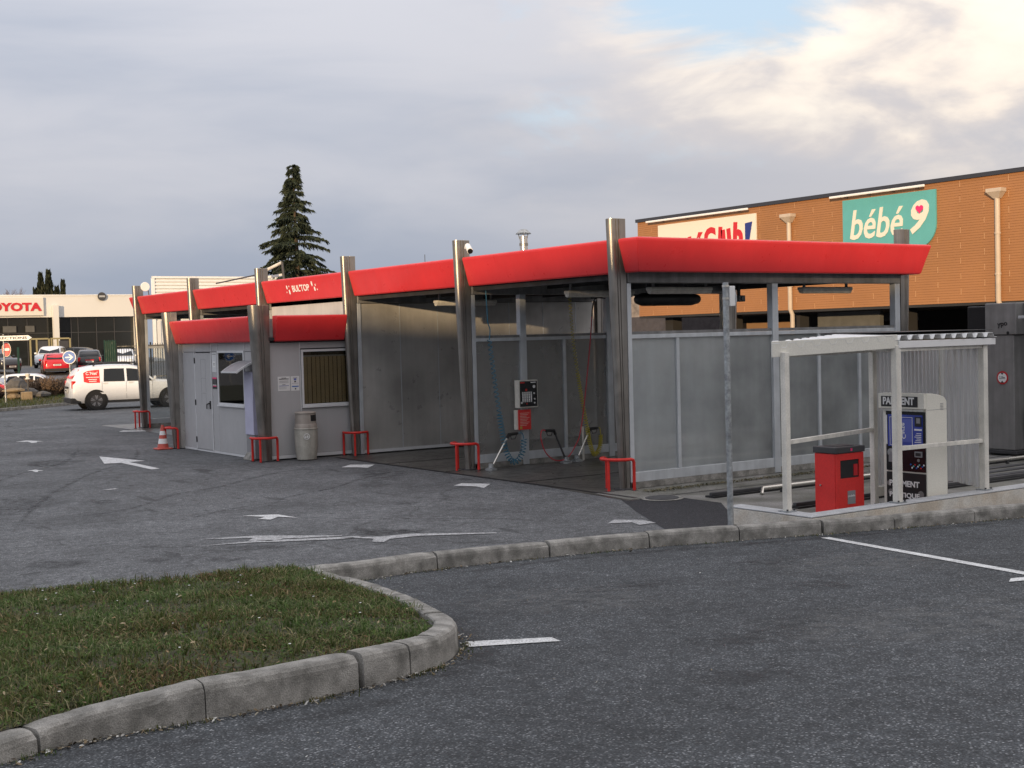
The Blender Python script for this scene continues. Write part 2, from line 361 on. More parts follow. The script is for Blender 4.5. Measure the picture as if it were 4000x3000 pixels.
def link(name, me, m, parent=None, bevel=0, smooth=False, off=(0,0,0)):
    me.materials.append(MATS[m] if isinstance(m, str) else m)
    o = bpy.data.objects.new(name, me); col.objects.link(o)
    if smooth:
        for p in me.polygons: p.use_smooth = True
        try: me.set_sharp_from_angle(angle=R(42))
        except Exception: pass
    if bevel:
        b = o.modifiers.new('bevel', 'BEVEL'); b.width = bevel; b.segments = 2; b.limit_method = 'ANGLE'; b.angle_limit = R(40)
    if parent is not None: o.parent = parent; o['_o'] = tuple(off)
    elif tuple(off) != (0,0,0): o.location = off
    else: pass
    return o
def tag(o, label, cat, group=None):
    o['label'] = label; o['category'] = cat
    if group: o['group'] = group
    return o
def thing(name, label, cat, loc=(0,0,0), rz=0, group=None):
    o = bpy.data.objects.new(name, None); col.objects.link(o); o.location = loc; o.rotation_euler = (0,0,rz); o.empty_display_size = .2
    o['_o'] = tuple(loc) if rz == 0 else (0,0,0)
    return tag(o, label, cat, group)
def struct(o): o['kind'] = 'structure'; return o
def one(mb, name, m, label, cat, base, group=None, bevel=0, smooth=False):
    """single-mesh top-level thing with its origin at its base"""
    return tag(mb.build(name, m, None, bevel, smooth, off=base), label, cat, group)
FACE_NX = Matrix(((0,0,-1),(-1,0,0),(0,1,0)))      # text facing -X : right = -Y, up = Z
FACE_NY = Matrix(((1,0,0),(0,0,-1),(0,1,0)))       # text facing -Y : right = +X, up = Z
def text(body, width, origin, rot, m, parent, name='lettering', height=None, depth=.006, bold=0., shear=0., tilt=0.):
    cu = bpy.data.curves.new(name, 'FONT'); cu.body = body; cu.extrude = .5; cu.offset = bold; cu.shear = shear; cu.align_x = 'LEFT'; cu.resolution_u = 3
    tmp = bpy.data.objects.new('tmp', cu); col.objects.link(tmp); bpy.context.view_layer.update()
    me = bpy.data.meshes.new_from_object(tmp.evaluated_get(bpy.context.evaluated_depsgraph_get())); bpy.data.objects.remove(tmp)
    P = np.array([v.co[:] for v in me.vertices]); lo = P.min(0); hi = P.max(0)
    sx = width/(hi[0]-lo[0]); sy = (height/(hi[1]-lo[1])) if height else sx
    off = Vector(parent['_o']) if parent is not None and '_o' in parent else Vector((0,0,0))
    ct, st = math.cos(tilt), math.sin(tilt)
    for v in me.vertices:
        x, y, z = (v.co.x-lo[0])*sx, (v.co.y-lo[1])*sy, v.co.z*2*depth*.5+depth*.5
        x, y = x*ct-y*st, x*st+y*ct
        v.co = Vector(origin) + rot @ Vector((x, y, z)) - off
    return link(name, me, m, parent, off=tuple(off))
def poly_face(pts, origin, rot, z0, z1):
    """extruded flat outline in a text-style frame"""
    n = len(pts); mb = MB(); o = Vector(origin)
    vs = [o + rot @ Vector((p[0], p[1], z)) for z in (z0, z1) for p in pts]
    return mb.add(vs, [tuple(range(n))[::-1], tuple(range(n,2*n))] + [(i,(i+1)%n,n+(i+1)%n,n+i) for i in range(n)])
def circ(r, n=28, cx=0, cy=0, sx=1, sy=1): return [(cx+sx*r*math.cos(2*math.pi*k/n), cy+sy*r*math.sin(2*math.pi*k/n)) for k in range(n)]
def copy_tree(o, parent=None):
    c = o.copy(); col.objects.link(c); c.parent = parent
    for ch in list(o.children): copy_tree(ch, c)
    return c
def catmull(P, n=8):
    P = [Vector(p) for p in P]; out = []
    for i in range(len(P)-1):
        a, b, c, d = P[max(i-1,0)], P[i], P[i+1], P[min(i+2,len(P)-1)]
        for k in range(n):
            t = k/n; out.append(.5*((2*b)+(c-a)*t+(2*a-5*b+4*c-d)*t*t+(3*b-a-3*c+d)*t**3))
    return out+[P[-1]]

exec_parts = []
# ------------------------------------------------------------------ ground, lot, kerbs, island
K0 = Vector((-7.0, -3.77)); KD = Vector((8.04, -2.1)).normalized(); KN = Vector((KD.y, -KD.x))
def zlot(x, y): return .05 + .05*((Vector((x, y))-K0).dot(KN))
def zl(p): return zlot(p[0], p[1])
g = MB(); g.add([(-600,-600,0),(600,-600,0),(600,39.2,0),(-600,39.2,0)], [(0,1,2,3)])
ground = struct(g.build('yard_ground', 'asphalt_yard'))
# parking lot sheet (tilted), its far edge along the long kerb and behind the island
kpts = [(-7.12,-4.10),(-6.60,-4.15),(-5.729,-4.06),(-4.454,-4.19),(-3.33,-4.42),(-2.342,-4.745),(-1.422,-5.08),(-.599,-5.33),(1.168,-5.80),(3.2,-6.32),(6.0,-7.0),(12,-8.5)]
lotpoly = [(-60,-4.3),(-12,-4.3),(-7.2,-4.1)] + [(x,y+.05) for x,y in kpts] + [(30,-13),(30,-60),(-60,-60)]
lot = MB().prism(lotpoly, -.3, lambda p: max(.012, zl(p)) if p[1] > -40 else zlot(p[0], -40))
lot = MB()
lot.add([(x, y, max(zlot(x, y), .006)) for x, y in lotpoly], [tuple(range(len(lotpoly)))])
lot = struct(lot.build('parking_lot', 'asphalt_lot'))

def stone_ring(p, nrm, h, w, wob, z0):
    """cross-section of a kerb stone: p = outer foot, nrm points to the inside"""
    x, y = p; q = lambda d, z: (x+nrm[0]*d+wob[0], y+nrm[1]*d+wob[1], z0+z+wob[2])
    return [q(0, -.12), q(.012, h-.045), q(.022, h-.018), q(.042, h-.004), q(w*.6, h), q(w-.010, h-.002), q(w, h-.012), q(w, -.12)]
def kerb_run(path, joints, heights, w, parent, zf, gap=.009, sub=10, seed=1):
    rr = random.Random(seed); P = [Vector((a[0],a[1])) for a in path]
    S = [0]
    for i in range(1, len(P)): S.append(S[-1]+(P[i]-P[i-1]).length)
    def at(s):
        s = max(0, min(S[-1], s)); i = max(j for j in range(len(S)) if S[j] <= s+1e-9); i = min(i, len(P)-2)
        t = (s-S[i])/(S[i+1]-S[i]); d = (P[i+1]-P[i]).normalized(); return P[i].lerp(P[i+1], t), d
    for k in range(len(joints)-1):
        a, b = joints[k]+gap*rr.uniform(.8,1.3), joints[k+1]-gap*rr.uniform(.8,1.3); rings = []
        sh = Vector((rr.uniform(-.008,.008), rr.uniform(-.008,.008), rr.uniform(-.006,.006)))
        for i in range(sub+1):
            s = a+(b-a)*i/sub; p, d = at(s); p2, d2 = at(s+.08); d = (d+d2).normalized(); nn = Vector((-d.y, d.x))
            t = i/sub; h = heights[k]*(1-t)+heights[k+1]*t
            e = 1
            ring = stone_ring((p.x,p.y), nn, h*e, w, sh, zf(p.x,p.y))
            ch = rr.uniform(.004,.022) if (i in (0, sub) and rr.random() < .5) else (rr.uniform(.003,.012) if rr.random() < .08 else 0)      # broken corners at the joints
            rings.append([(x+rr.uniform(-.0016,.0016)+nn.x*ch*(2 <= q_i <= 3), y+rr.uniform(-.0016,.0016)+nn.y*ch*(2 <= q_i <= 3), z+rr.uniform(-.0018,.0018)-ch*.6*(2 <= q_i <= 5)) for q_i, (x,y,z) in enumerate(ring)])
        MB().loft(rings).build('kerb_stone', 'kerb_concrete', parent)
kerb = bpy.data.objects.new('kerb', None); col.objects.link(kerb); kerb['kind'] = 'structure'; kerb['_o'] = (0,0,0)
lk = catmull(kpts, 6)
def plen(P): return sum((P[i+1]-P[i]).length for i in range(len(P)-1))
def sl(P, x):
    s = 0
    for i in range(len(P)-1):
        if P[i].x <= x <= P[i+1].x: return s+(P[i+1]-P[i]).length*(x-P[i].x)/(P[i+1].x-P[i].x)
        s += (P[i+1]-P[i]).length
    return s
lk = [Vector((p[0],p[1])) for p in lk]
lj = [0]+[sl(lk, x) for x in (-5.73,-4.47,-3.34,-2.34,-1.42,-.55,.5,1.55,2.6,3.6,4.6,5.6)]
kerb_run(lk, lj, [.17,.165,.155,.155,.15,.15,.15,.15,.15,.15,.15,.15,.15], .15, kerb, lambda x,y: max(.01, zlot(x,y)))
ip = [(-12.3,-9.15),(-11.4,-8.72),(-10.84,-8.52),(-10.55,-8.40),(-10.3,-8.36),(-9.757,-8.375),(-9.351,-8.374),(-8.79,-8.30),(-8.413,-8.20),(-8.10,-8.06),(-7.82,-7.80),(-7.63,-7.48),(-7.50,-7.10),(-7.30,-6.40),(-7.13,-5.48),(-7.03,-4.62),(-6.93,-3.90)]
ipc = [Vector((p[0],p[1])) for p in catmull(ip, 6)]
def sidx(P, q):
    q = Vector(q); best = min(range(len(P)), key=lambda i: (P[i]-q).length); return plen(P[:best+1])
ij = [0]+[sidx(ipc, q) for q in [(-11.4,-8.72),(-10.62,-8.42),(-9.78,-8.37),(-8.79,-8.30),(-8.43,-8.205),(-8.12,-8.07),(-7.74,-7.68),(-7.52,-7.14),(-7.33,-6.48),(-7.16,-5.6),(-7.04,-4.7)]]+[plen(ipc)]
kerb_run(ipc, ij, [.07,.09,.12,.198,.20,.19,.18,.175,.168,.16,.155,.15,.15], .165, kerb, zlot, gap=.010, sub=14, seed=5)

# island soil
inner = []
for i in range(1, len(ipc)-1):
    d = (ipc[i+1]-ipc[i-1]).normalized(); inner.append(ipc[i]+Vector((-d.y, d.x))*.15)
back = [(-7.05,-3.62),(-7.35,-3.75),(-8.2,-3.8),(-9.0,-3.65),(-9.7,-3.45),(-11,-3.2),(-13,-3.1),(-13.6,-6),(-12.9,-8.6)]
isl = [tuple(p) for p in inner]+back
def inside(x, y, poly):
    c = False; j = len(poly)-1
    for i in range(len(poly)):
        if (poly[i][1] > y) != (poly[j][1] > y) and x < (poly[j][0]-poly[i][0])*(y-poly[i][1])/(poly[j][1]-poly[i][1])+poly[i][0]: c = not c
        j = i
    return c
def edge_dist(x, y):
    return min((Vector((x,y))-p).length for p in inner)
def zisl(x, y):
    e = min(1., edge_dist(x,y)/1.2); return zlot(x,y)+.125+.05*e*(2-e)+.012*math.sin(x*5.1)*math.cos(y*4.3)
so = MB(); gx = np.arange(-13.6,-6.8,.16); gy = np.arange(-8.9,-3.0,.16); idx = {}
for x in gx:
    for y in gy:
        if all(inside(x+a, y+b, isl) for a in (0,) for b in (0,)):
            idx[(round(float(x),3),round(float(y),3))] = len(so.v); so.v.append((x,y,zisl(x,y)))
for (x,y),i in list(idx.items()):
    k = [(x,y),(round(x+.16,3),round(y,3)),(round(x+.16,3),round(y+.16,3)),(round(x,3),round(y+.16,3))]
    if all(q in idx for q in k): so.f.append(tuple(idx[q] for q in k))
bl = len(so.v); so.v += [(p[0],p[1],zlot(p[0],p[1])+.12) for p in isl]; so.f.append(tuple(range(bl, bl+len(isl))))
struct(so.build('grass_island_soil', 'soil', smooth=True))

def blades(name, pts, hmin, hmax, wid, cols, parent=None, lean=.6, seed=3, m='grass'):
    r = np.random.default_rng(seed); n = len(pts); P = np.array(pts)
    a = r.uniform(0, 2*np.pi, n); h = r.uniform(hmin, hmax, n)*r.uniform(.6,1.25,n); ln = np.abs(r.normal(0, lean, n))*h
    w = wid*r.uniform(.6,1.5,n); b = a+np.pi/2+r.normal(0,.4,n)
    dx, dy = np.cos(a), np.sin(a); wx, wy = np.cos(b)*w, np.sin(b)*w
    V = np.zeros((n,5,3))
    V[:,0] = P-np.c_[wx,wy,np.zeros(n)]; V[:,1] = P+np.c_[wx,wy,np.zeros(n)]
    mid = P+np.c_[dx*ln*.35, dy*ln*.35, h*.6]; V[:,2] = mid+np.c_[wx,wy,np.zeros(n)]*.8; V[:,3] = mid-np.c_[wx,wy,np.zeros(n)]*.8
    V[:,4] = P+np.c_[dx*ln, dy*ln, h*.85]
    idx = np.arange(n)[:,None]*5
    q = np.c_[idx, idx+1, idx+2, idx+3]; t = np.c_[idx+3, idx+2, idx+4]
    me = bpy.data.meshes.new(name)
    me.from_pydata(V.reshape(-1,3).tolist(), [], q.tolist()+t.tolist()); me.update()
    C = np.array(cols)[r.integers(0, len(cols), n)]*r.uniform(.65,1.35,n)[:,None]
    # broad patches of drier and greener growth
    pn = np.sin(P[:,0]*2.3+1.7*np.sin(P[:,1]*1.9))*np.sin(P[:,1]*2.7+1.1*np.sin(P[:,0]*3.1))
    C = C*(1+.25*pn)[:,None]; C[:,0] *= (1-.20*pn)
    at = me.color_attributes.new('Col', 'FLOAT_COLOR', 'POINT')
    at.data.foreach_set('color', np.c_[np.repeat(C,5,0), np.ones(n*5)].astype(np.float32).ravel())
    return link(name, me, m, parent)
pts = []
minx, maxx, miny, maxy = -12.2, -6.9, -8.8, -3.1
while len(pts) < 95000:
    x, y = rng.uniform(minx,maxx), rng.uniform(miny,maxy)
    if not inside(x, y, isl): continue
    pn = math.sin(x*3.7+2*math.sin(y*2.1))*math.sin(y*4.1+1.3*math.sin(x*2.3))
    if rng.random() < .22+.28*pn*(pn > 0)+(.30 if edge_dist(x,y) < .10 else 0): continue
    if math.sin(x*1.9+4.2+1.5*math.sin(y*2.6))*math.sin(y*2.2+.7+1.2*math.sin(x*1.4)) < -.32 and rng.random() < .72: continue
    pts.append((x,y,zisl(x,y)-.006))
gr = blades('grass_turf', pts, .020, .062, .0030, [(.100,.130,.036),(.076,.106,.030),(.135,.142,.048),(.20,.175,.080),(.055,.078,.024),(.075,.10,.03),(.28,.235,.13),(.15,.115,.06)], lean=1.15)
tp = []
for k in range(520):
    while True:
        x, y = rng.uniform(minx,maxx), rng.uniform(miny,maxy)
        if inside(x,y,isl) and edge_dist(x,y) > .02: break
    for j_ in range(int(rng.integers(8,26))):
        a_ = rng.uniform(0,6.28); r_ = abs(rng.normal(0,.03)); q_ = (x+r_*math.cos(a_), y+r_*math.sin(a_)); tp.append((q_[0],q_[1],zisl(*q_)-.004))
tf = blades('grass_tufts', tp, .05, .11, .0032, [(.085,.12,.03),(.10,.125,.04),(.18,.16,.08),(.065,.095,.025)], lean=.9, seed=17); tf['kind'] = 'stuff'; tf['label'] = 'taller ragged grass tufts on the kerbed island'
gr['kind'] = 'stuff'; gr['label'] = 'short patchy green grass on the kerbed island'
# clover and daisy leaves, dead leaves
def leaf_quads(name, n, region, zf, size, cols, seed, m='leaf', flat=.35, lift=.012):
    r = np.random.default_rng(seed); V = []; F = []; C = []
    while len(F) < n:
        x, y = region(r)
        if x is None: continue
        s = size*r.uniform(.5,1.4); a = r.uniform(0,6.28); tl = r.normal(0,flat,2); z = zf(x,y)+lift*r.uniform(.4,1.6)
        c, sn = math.cos(a), math.sin(a); b = len(V)
        for px, py in ((-1,0),(-.35,.55),(.5,.5),(1,0),(.5,-.5),(-.35,-.55)):
            u, v = px*s, py*s*.7; V.append((x+u*c-v*sn, y+u*sn+v*c, z+u*tl[0]+v*tl[1]+abs(py)*s*.25))
        F.append(tuple(range(b,b+6))); k = np.array(cols[r.integers(0,len(cols))])*r.uniform(.7,1.3); C += [(*k,1)]*6
    me = bpy.data.meshes.new(name); me.from_pydata(V,[],F); me.update()
    me.color_attributes.new('Col','FLOAT_COLOR','POINT').data.foreach_set('color', np.array(C,dtype=np.float32).ravel())
    o = link(name, me, m); o['kind'] = 'stuff'; return o
def in_isl(r):
    x, y = r.uniform(minx,maxx), r.uniform(miny,maxy); return (x,y) if inside(x,y,isl) else (None,None)
o = leaf_quads('clover_leaves', 16000, in_isl, zisl, .012, [(.055,.105,.022),(.08,.13,.03),(.04,.075,.018)], 5, lift=.024); o['label'] = 'low clover and weed leaves among the grass'
o = leaf_quads('dead_leaves', 900, in_isl, zisl, .016, [(.20,.12,.06),(.28,.2,.11),(.12,.07,.04),(.35,.28,.18)], 6, lift=.03); o['label'] = 'brown dead leaves scattered over the grass'
ds = MB()
for k in range(26):
    while True:
        x, y = rng.uniform(-10.6,-7.1), rng.uniform(-8.2,-3.9)
        if inside(x,y,isl) and edge_dist(x,y) > .12: break
    z = zisl(x,y)+rng.uniform(.035,.06); ds.lathe([(.002,0),(.008,.003),(.009,.005),(.003,.006)], (x,y,z), 7)
o = ds.build('daisies', 'white'); o['kind'] = 'stuff'; o['label'] = 'tiny white daisies dotted in the grass'
# gutter debris along kerbs and loose grit
def gutter(r):
    if r.random() < .55:
        t = r.uniform(0, plen(lk)*.72); s = 0
        for i in range(len(lk)-1):
            L = (lk[i+1]-lk[i]).length
            if s+L > t:
                p = lk[i].lerp(lk[i+1], (t-s)/L); d = (lk[i+1]-lk[i]).normalized(); break
            s += L
        q = p+Vector((d.y,-d.x))*abs(r.normal(0,.07)); return q.x, q.y
    i = int(r.integers(8, len(ipc)-2)); d = (ipc[i+1]-ipc[i]).normalized(); q = ipc[i]+Vector((d.y,-d.x))*abs(r.normal(0,.05))+d*r.uniform(0,.15); return q.x, q.y
o = leaf_quads('gutter_debris', 1500, gutter, lambda x,y: zlot(x,y), .013, [(.22,.17,.11),(.12,.10,.06),(.30,.27,.21),(.07,.055,.04),(.5,.49,.46)], 8, lift=.008); o['label'] = 'dry leaf scraps and litter along the kerb foot'
def grit(r):
    x, y = r.uniform(-11,2), r.uniform(-11,-4.2)
    if inside(x,y,isl) or zlot(x,y) < .06: return None, None
    return x, y
o = leaf_quads('loose_grit', 260, grit, zlot, .006, [(.6,.6,.58),(.45,.42,.36),(.25,.2,.13)], 9, lift=.004); o['label'] = 'pale grit and scraps lying on the parking lot'
wp = []
for k in range(2600):
    x, y = gutter(rng)
    if math.sin(x*7+y*5) > .1: wp.append((x,y,zlot(x,y)))
o = blades('gutter_weeds', wp, .012, .035, .0025, [(.06,.085,.02),(.10,.10,.03)], seed=13); o['kind'] = 'stuff'; o['label'] = 'small weeds growing in the joint along the kerb foot'

# ------------------------------------------------------------------ paint, patch, apron
def sheet(name, poly, m, z=.004, parent=ground, zf=None):
    mb = MB(); mb.add([(x, y, (zf(x,y) if zf else 0)+z) for x,y in poly], [tuple(range(len(poly)))])
    o = mb.build(name, m, parent); return o
apron = struct(sheet('wash_apron', [(-.86,-1.05),(-.62,1.5),(-.60,8.4),(-.60,23.4),(7.6,23.4),(7.6,.0),(7.6,-1.05)], 'concrete_wet', .004, None))
struct(sheet('track_slab', [(-.12,-1.055),(-.12,-2.1),(-1.18,-3.5),(-1.18,-4.66),(16,-4.66),(16,-1.055)], 'concrete_apron', .004, None))
sheet('verge_slab', [(-.70,-.10),(7.5,-.10),(7.5,-1.0),(-.8,-1.0)], 'concrete_apron', .008, apron)
sheet('asphalt_repair', [(-.86,-.9),(-.13,-1.1),(-.13,-2.12),(-1.19,-3.52),(-1.19,-4.62),(-2.55,-4.40),(-2.26,-3.45),(-1.5,-2.0)], 'asphalt_patch', .003)
def sh(name, poly, m='paint_worn'): return sheet(name, poly, m, .0075)
def zz(pix): return pix
sh('painted_arrow', [(-3.968,12.547),(-3.613,10.717),(-3.937,10.73),(-3.959,8.885),(-4.138,8.823),(-4.108,10.688),(-4.418,10.751)], 'paint_white')
sh('painted_arrow', [(-5.462,1.418),(-5.052,1.196),(-4.99,.688),(-5.142,.968),(-5.338,.777),(-5.435,.95),(-5.285,1.084)], 'paint_white')
sh('painted_arrow', [(-6.87,-.69),(-6.2,-.79),(-5.9,-.93),(-5.4,-1.20),(-5.16,-1.30),(-5.16,-1.40),(-5.45,-1.36),(-6.0,-1.06),(-6.3,-.88)])
sh('painted_arrow', [(-6.67,-.19),(-6.05,-.40),(-5.28,-1.12),(-5.30,-1.17),(-5.9,-.86),(-6.1,-.92),(-6.28,-.72),(-6.15,-.56)])
sh('painted_arrow', [(-5.35,-1.28),(-5.0,-1.52),(-4.62,-1.58),(-3.82,-2.22),(-3.84,-2.28),(-4.62,-1.80),(-4.98,-1.76),(-5.15,-1.92),(-5.24,-1.80),(-5.12,-1.62)])
sh('painted_arrow', [(-1.468,6.374),(-1.129,6.682),(-.793,6.352),(-1.164,5.925),(-1.267,6.146)], 'paint_white')
sh('painted_arrow', [(-1.593,2.313),(-1.33,2.50),(-1.048,2.093),(-1.434,1.701),(-1.40,1.98)], 'paint_white')
sh('painted_arrow', [(-2.43,-2.56),(-2.162,-2.36),(-1.93,-2.62),(-1.969,-2.92),(-2.234,-2.93),(-2.15,-2.70)])
sh('painted_arrow', [(-4.176,18.663),(-3.83,18.976),(-3.582,18.277),(-3.75,18.3),(-3.85,17.95),(-3.97,17.95),(-3.92,18.5)], 'paint_white')
sh('painted_arrow', [(-5.948,10.493),(-5.767,10.62),(-5.71,10.22),(-5.80,10.3),(-5.85,10.1),(-5.90,10.1),(-5.88,10.4)], 'paint_white')
sh('painted_dash', [(-5.89,6.08),(-5.68,6.14),(-5.64,6.02),(-5.85,5.96)])
sh('painted_arrow', [(-1.15,20.1),(-.9,20.5),(-.5,19.95),(-.55,19.6),(-.8,19.75)], 'paint_white')
def lm(name, poly): return sheet(name, poly, 'paint_white', .006, lot, zlot)
lm('bay_marking', [(-7.60,-7.52),(-7.68,-7.70),(-7.14,-7.985),(-7.10,-7.83)])
lm('bay_line', [(-1.70,-5.30),(-1.60,-5.33),(-2.62,-8.43),(-4.2,-13.3),(-4.31,-13.26),(-2.72,-8.38)])
lm('bay_marking', [(-3.16,-8.62),(-2.99,-8.52),(-2.40,-8.70),(-2.48,-8.86)])
def stain_mat(name, c, lo, hi, sc):
    M = bpy.data.materials.new(name); M.use_nodes = True; MATS[name] = M; t = M.node_tree; b = t.nodes['Principled BSDF']; b.inputs['Base Color'].default_value = (*c,1); b.inputs['Roughness'].default_value = .8
    tr = t.nodes.new('ShaderNodeBsdfTransparent'); mx = t.nodes.new('ShaderNodeMixShader'); n = t.nodes.new('ShaderNodeTexNoise'); n.inputs['Scale'].default_value = sc; n.inputs['Detail'].default_value = 7; n.inputs['Roughness'].default_value = .65
    g_ = t.nodes.new('ShaderNodeNewGeometry'); t.links.new(g_.outputs['Position'], n.inputs['Vector']); mr = t.nodes.new('ShaderNodeMapRange'); t.links.new(n.outputs['Fac'], mr.inputs[0])
    mr.inputs[1].default_value = lo; mr.inputs[2].default_value = hi; mr.inputs[3].default_value = 0; mr.inputs[4].default_value = .75
    fa_ = t.nodes.new('ShaderNodeAttribute'); fa_.attribute_name = 'Fade'; mu = t.nodes.new('ShaderNodeMath'); mu.operation = 'MULTIPLY'; t.links.new(mr.outputs[0], mu.inputs[0]); t.links.new(fa_.outputs['Fac'], mu.inputs[1])
    t.links.new(mu.outputs[0], mx.inputs[0]); t.links.new(tr.outputs[0], mx.inputs[1]); t.links.new(b.outputs[0], mx.inputs[2]); t.links.new(mx.outputs[0], t.nodes['Material Output'].inputs[0])
def fade(o, vals):
    o.data.attributes.new('Fade', 'FLOAT', 'POINT').data.foreach_set('value', vals); return o
def blot(name, x, y, a_, b_, m, parent, z, zf_=None, d=(1,0)):
    d = Vector(d); n_ = Vector((-d.y,d.x)); mb = MB(); vs = []; fv = []
    for k, f_ in enumerate((0,.5,1.)):
        for t_ in [2*math.pi*i/20 for i in range(20)]:
            q = Vector((x,y))+d*(a_*f_*math.cos(t_)*(1+.18*math.sin(3*t_)))+n_*(b_*f_*math.sin(t_)*(1+.2*math.cos(2*t_+1))); vs.append((q.x,q.y,(zf_(q.x,q.y) if zf_ else 0)+z)); fv.append(1-f_)
    fs = [(20*k+i,20*k+(i+1)%20,20*k+20+(i+1)%20,20*k+20+i) for k in (1,) for i in range(20)]+[tuple(range(20,40))]
    vs = vs[20:]; fv = [.8]*20+[0]*20; fs = [(i,(i+1)%20,20+(i+1)%20,20+i) for i in range(20)]+[tuple(range(20))]
    mb.add(vs, fs); me = bpy.data.meshes.new(name); me.from_pydata(mb.v,[],mb.f); me.update(); return fade(link(name, me, m, parent), fv)
stain_mat('tyre_rubber', (.035,.035,.038), .42, .66, 7); stain_mat('oil_gutter_dark', (.03,.03,.032), .36, .72, 6); stain_mat('tar_seal', (.022,.022,.024), .30, .46, 9); stain_mat('dust_pale', (.26,.26,.255), .42, 1.0, 6)
def strip(name, line, w, m, parent=ground, z=.0055, zf_=None):
    P = catmull([(x,y,0) for x,y in line], 8); L_ = []; R_ = []
    for i in range(len(P)):
        d = (P[min(i+1,len(P)-1)]-P[max(i-1,0)]).normalized(); n_ = Vector((-d.y,d.x,0)); ww = w/2*min(1,.25+4*min(i,len(P)-1-i)/len(P))
        L_.append(P[i]+n_*ww); R_.append(P[i]-n_*ww)
    n2 = len(P); vs = [(p.x,p.y,(zf_(p.x,p.y) if zf_ else 0)+z) for p in L_+list(P)+R_]
    me = bpy.data.meshes.new(name); me.from_pydata(vs, [], [(r*n2+i,r*n2+i+1,(r+1)*n2+i+1,(r+1)*n2+i) for r in (0,1) for i in range(n2-1)]); me.update()
    return fade(link(name, me, m, parent), [0.]*n2+[min(1,6*min(i,n2-1-i)/n2) for i in range(n2)]+[0.]*n2)
c1 = [(-7.19,3.06),(-6.9,3.05),(-6.18,3.48),(-5.29,4.51),(-4.25,5.11),(-3.3,5.98),(-2.3,6.55),(-1.5,6.2)]
c2_ = [(-6.28,1.63),(-6.03,1.72),(-5.45,2.14),(-5.03,2.31),(-4.49,2.52)]
for cl, w in ((c1,.17),(c2_,.13),([(x+1.2,y-1.6) for x,y in c1[2:]],.12),([(-9.5,2.2),(-8.2,6.0),(-6.5,9.5),(-4.8,12.0),(-3.4,16)],.16),([(-8.3,1.9),(-7.0,5.4),(-5.3,8.8),(-3.6,11.4),(-2.4,15)],.15)): strip('tyre_mark', cl, w, 'tyre_rubber')
for (x,y),a_,b_ in (((-8.46,-.79),.34,.12),((-7.58,-1.28),.16,.07),((-6.98,-1.75),.2,.08),((-6.41,-1.23),.42,.10),((-4.78,-1.24),.38,.14),((-4.5,-1.39),.2,.08),((-6.44,4.46),.3,.2),((-3.77,13.7),.7,.5),((-5.13,11.8),.6,.4),((-7.76,4.78),.7,.8),((-2.4,3.4),.25,.2),((-3.2,1.0),.18,.14),((-1.6,4.6),.4,.5)):
    blot('oil_stain', x, y, a_*1.2, b_*2.6, 'oil_gutter_dark', ground, .0048, None, (.826,-.563))
strip('crack_seal', [(-4.9,.6),(-4.3,-.1),(-3.8,-.6),(-3.2,-1.2),(-2.7,-2.0)], .03, 'tar_seal'); strip('crack_seal', [(-8.6,8.8),(-6.6,8.1),(-4.9,8.3),(-2.6,7.4)], .03, 'tar_seal')
for cl, w, m_ in (([(-6.4,-4.45),(-4.5,-4.5),(-2.5,-5.05),(-.5,-5.65),(1.2,-6.1)],.30,'oil_gutter_dark'),([(-8.6,-8.5),(-7.9,-8.15),(-7.5,-7.5),(-7.25,-6.7),(-7.0,-5.5)],.34,'oil_gutter_dark'),([(-10.4,-8.75),(-9.4,-8.75),(-8.7,-8.65)],.30,'oil_gutter_dark')): strip('gutter_strip', cl, w, m_, lot, .004, zlot)  # darker strips along the kerb foot, fading at their edges
for (x,y),a_,b_ in (((-5.2,-6.4),.5,.3),((-4.2,-7.6),.35,.4),((-6.2,-8.8),.6,.35),((-3.4,-6.2),.4,.3),((-7.0,-9.6),.4,.3)): blot('oil_stain', x, y, a_, b_, 'tyre_rubber', lot, .004, zlot)
for (x,y),a_,b_ in (((-5.0,-9.2),1.4,1.0),((-2.8,-7.0),1.1,1.0),((-6.0,-6.6),.9,1.0)): blot('dust_patch', x, y, a_, b_, 'dust_pale', lot, .003, zlot)
# manhole cover in a concrete collar
mh = MB().prism(circ(.30, 24, -.38, -1.20), .008, .014); mh.build('manhole_collar', 'kerb_concrete', apron)
MB().prism(circ(.235, 24, -.38, -1.20), .014, .022).build('manhole_cover', 'dark_grey', apron)
def mossline(r):
    return r.uniform(-.1,6.5), -.52+r.normal(0,.05)
o = leaf_quads('moss_ridge', 2600, mossline, lambda x,y: .010, .016, [(.10,.095,.05),(.16,.14,.085),(.07,.07,.035),(.22,.19,.13)], 31, lift=.014); o['label'] = 'mossy dirt ridge along the slab before the glazed wall'
# expansion joints / drain slots on the apron
for y in (1.9, 4.24, 6.3): MB().box(-.6,6.2,y-.012,y+.012,.006,.0095).build('floor_joint', 'black', apron)
MB().box(-.64,-.57,-.9,8.3,.006,.010).build('floor_joint', 'black', apron)

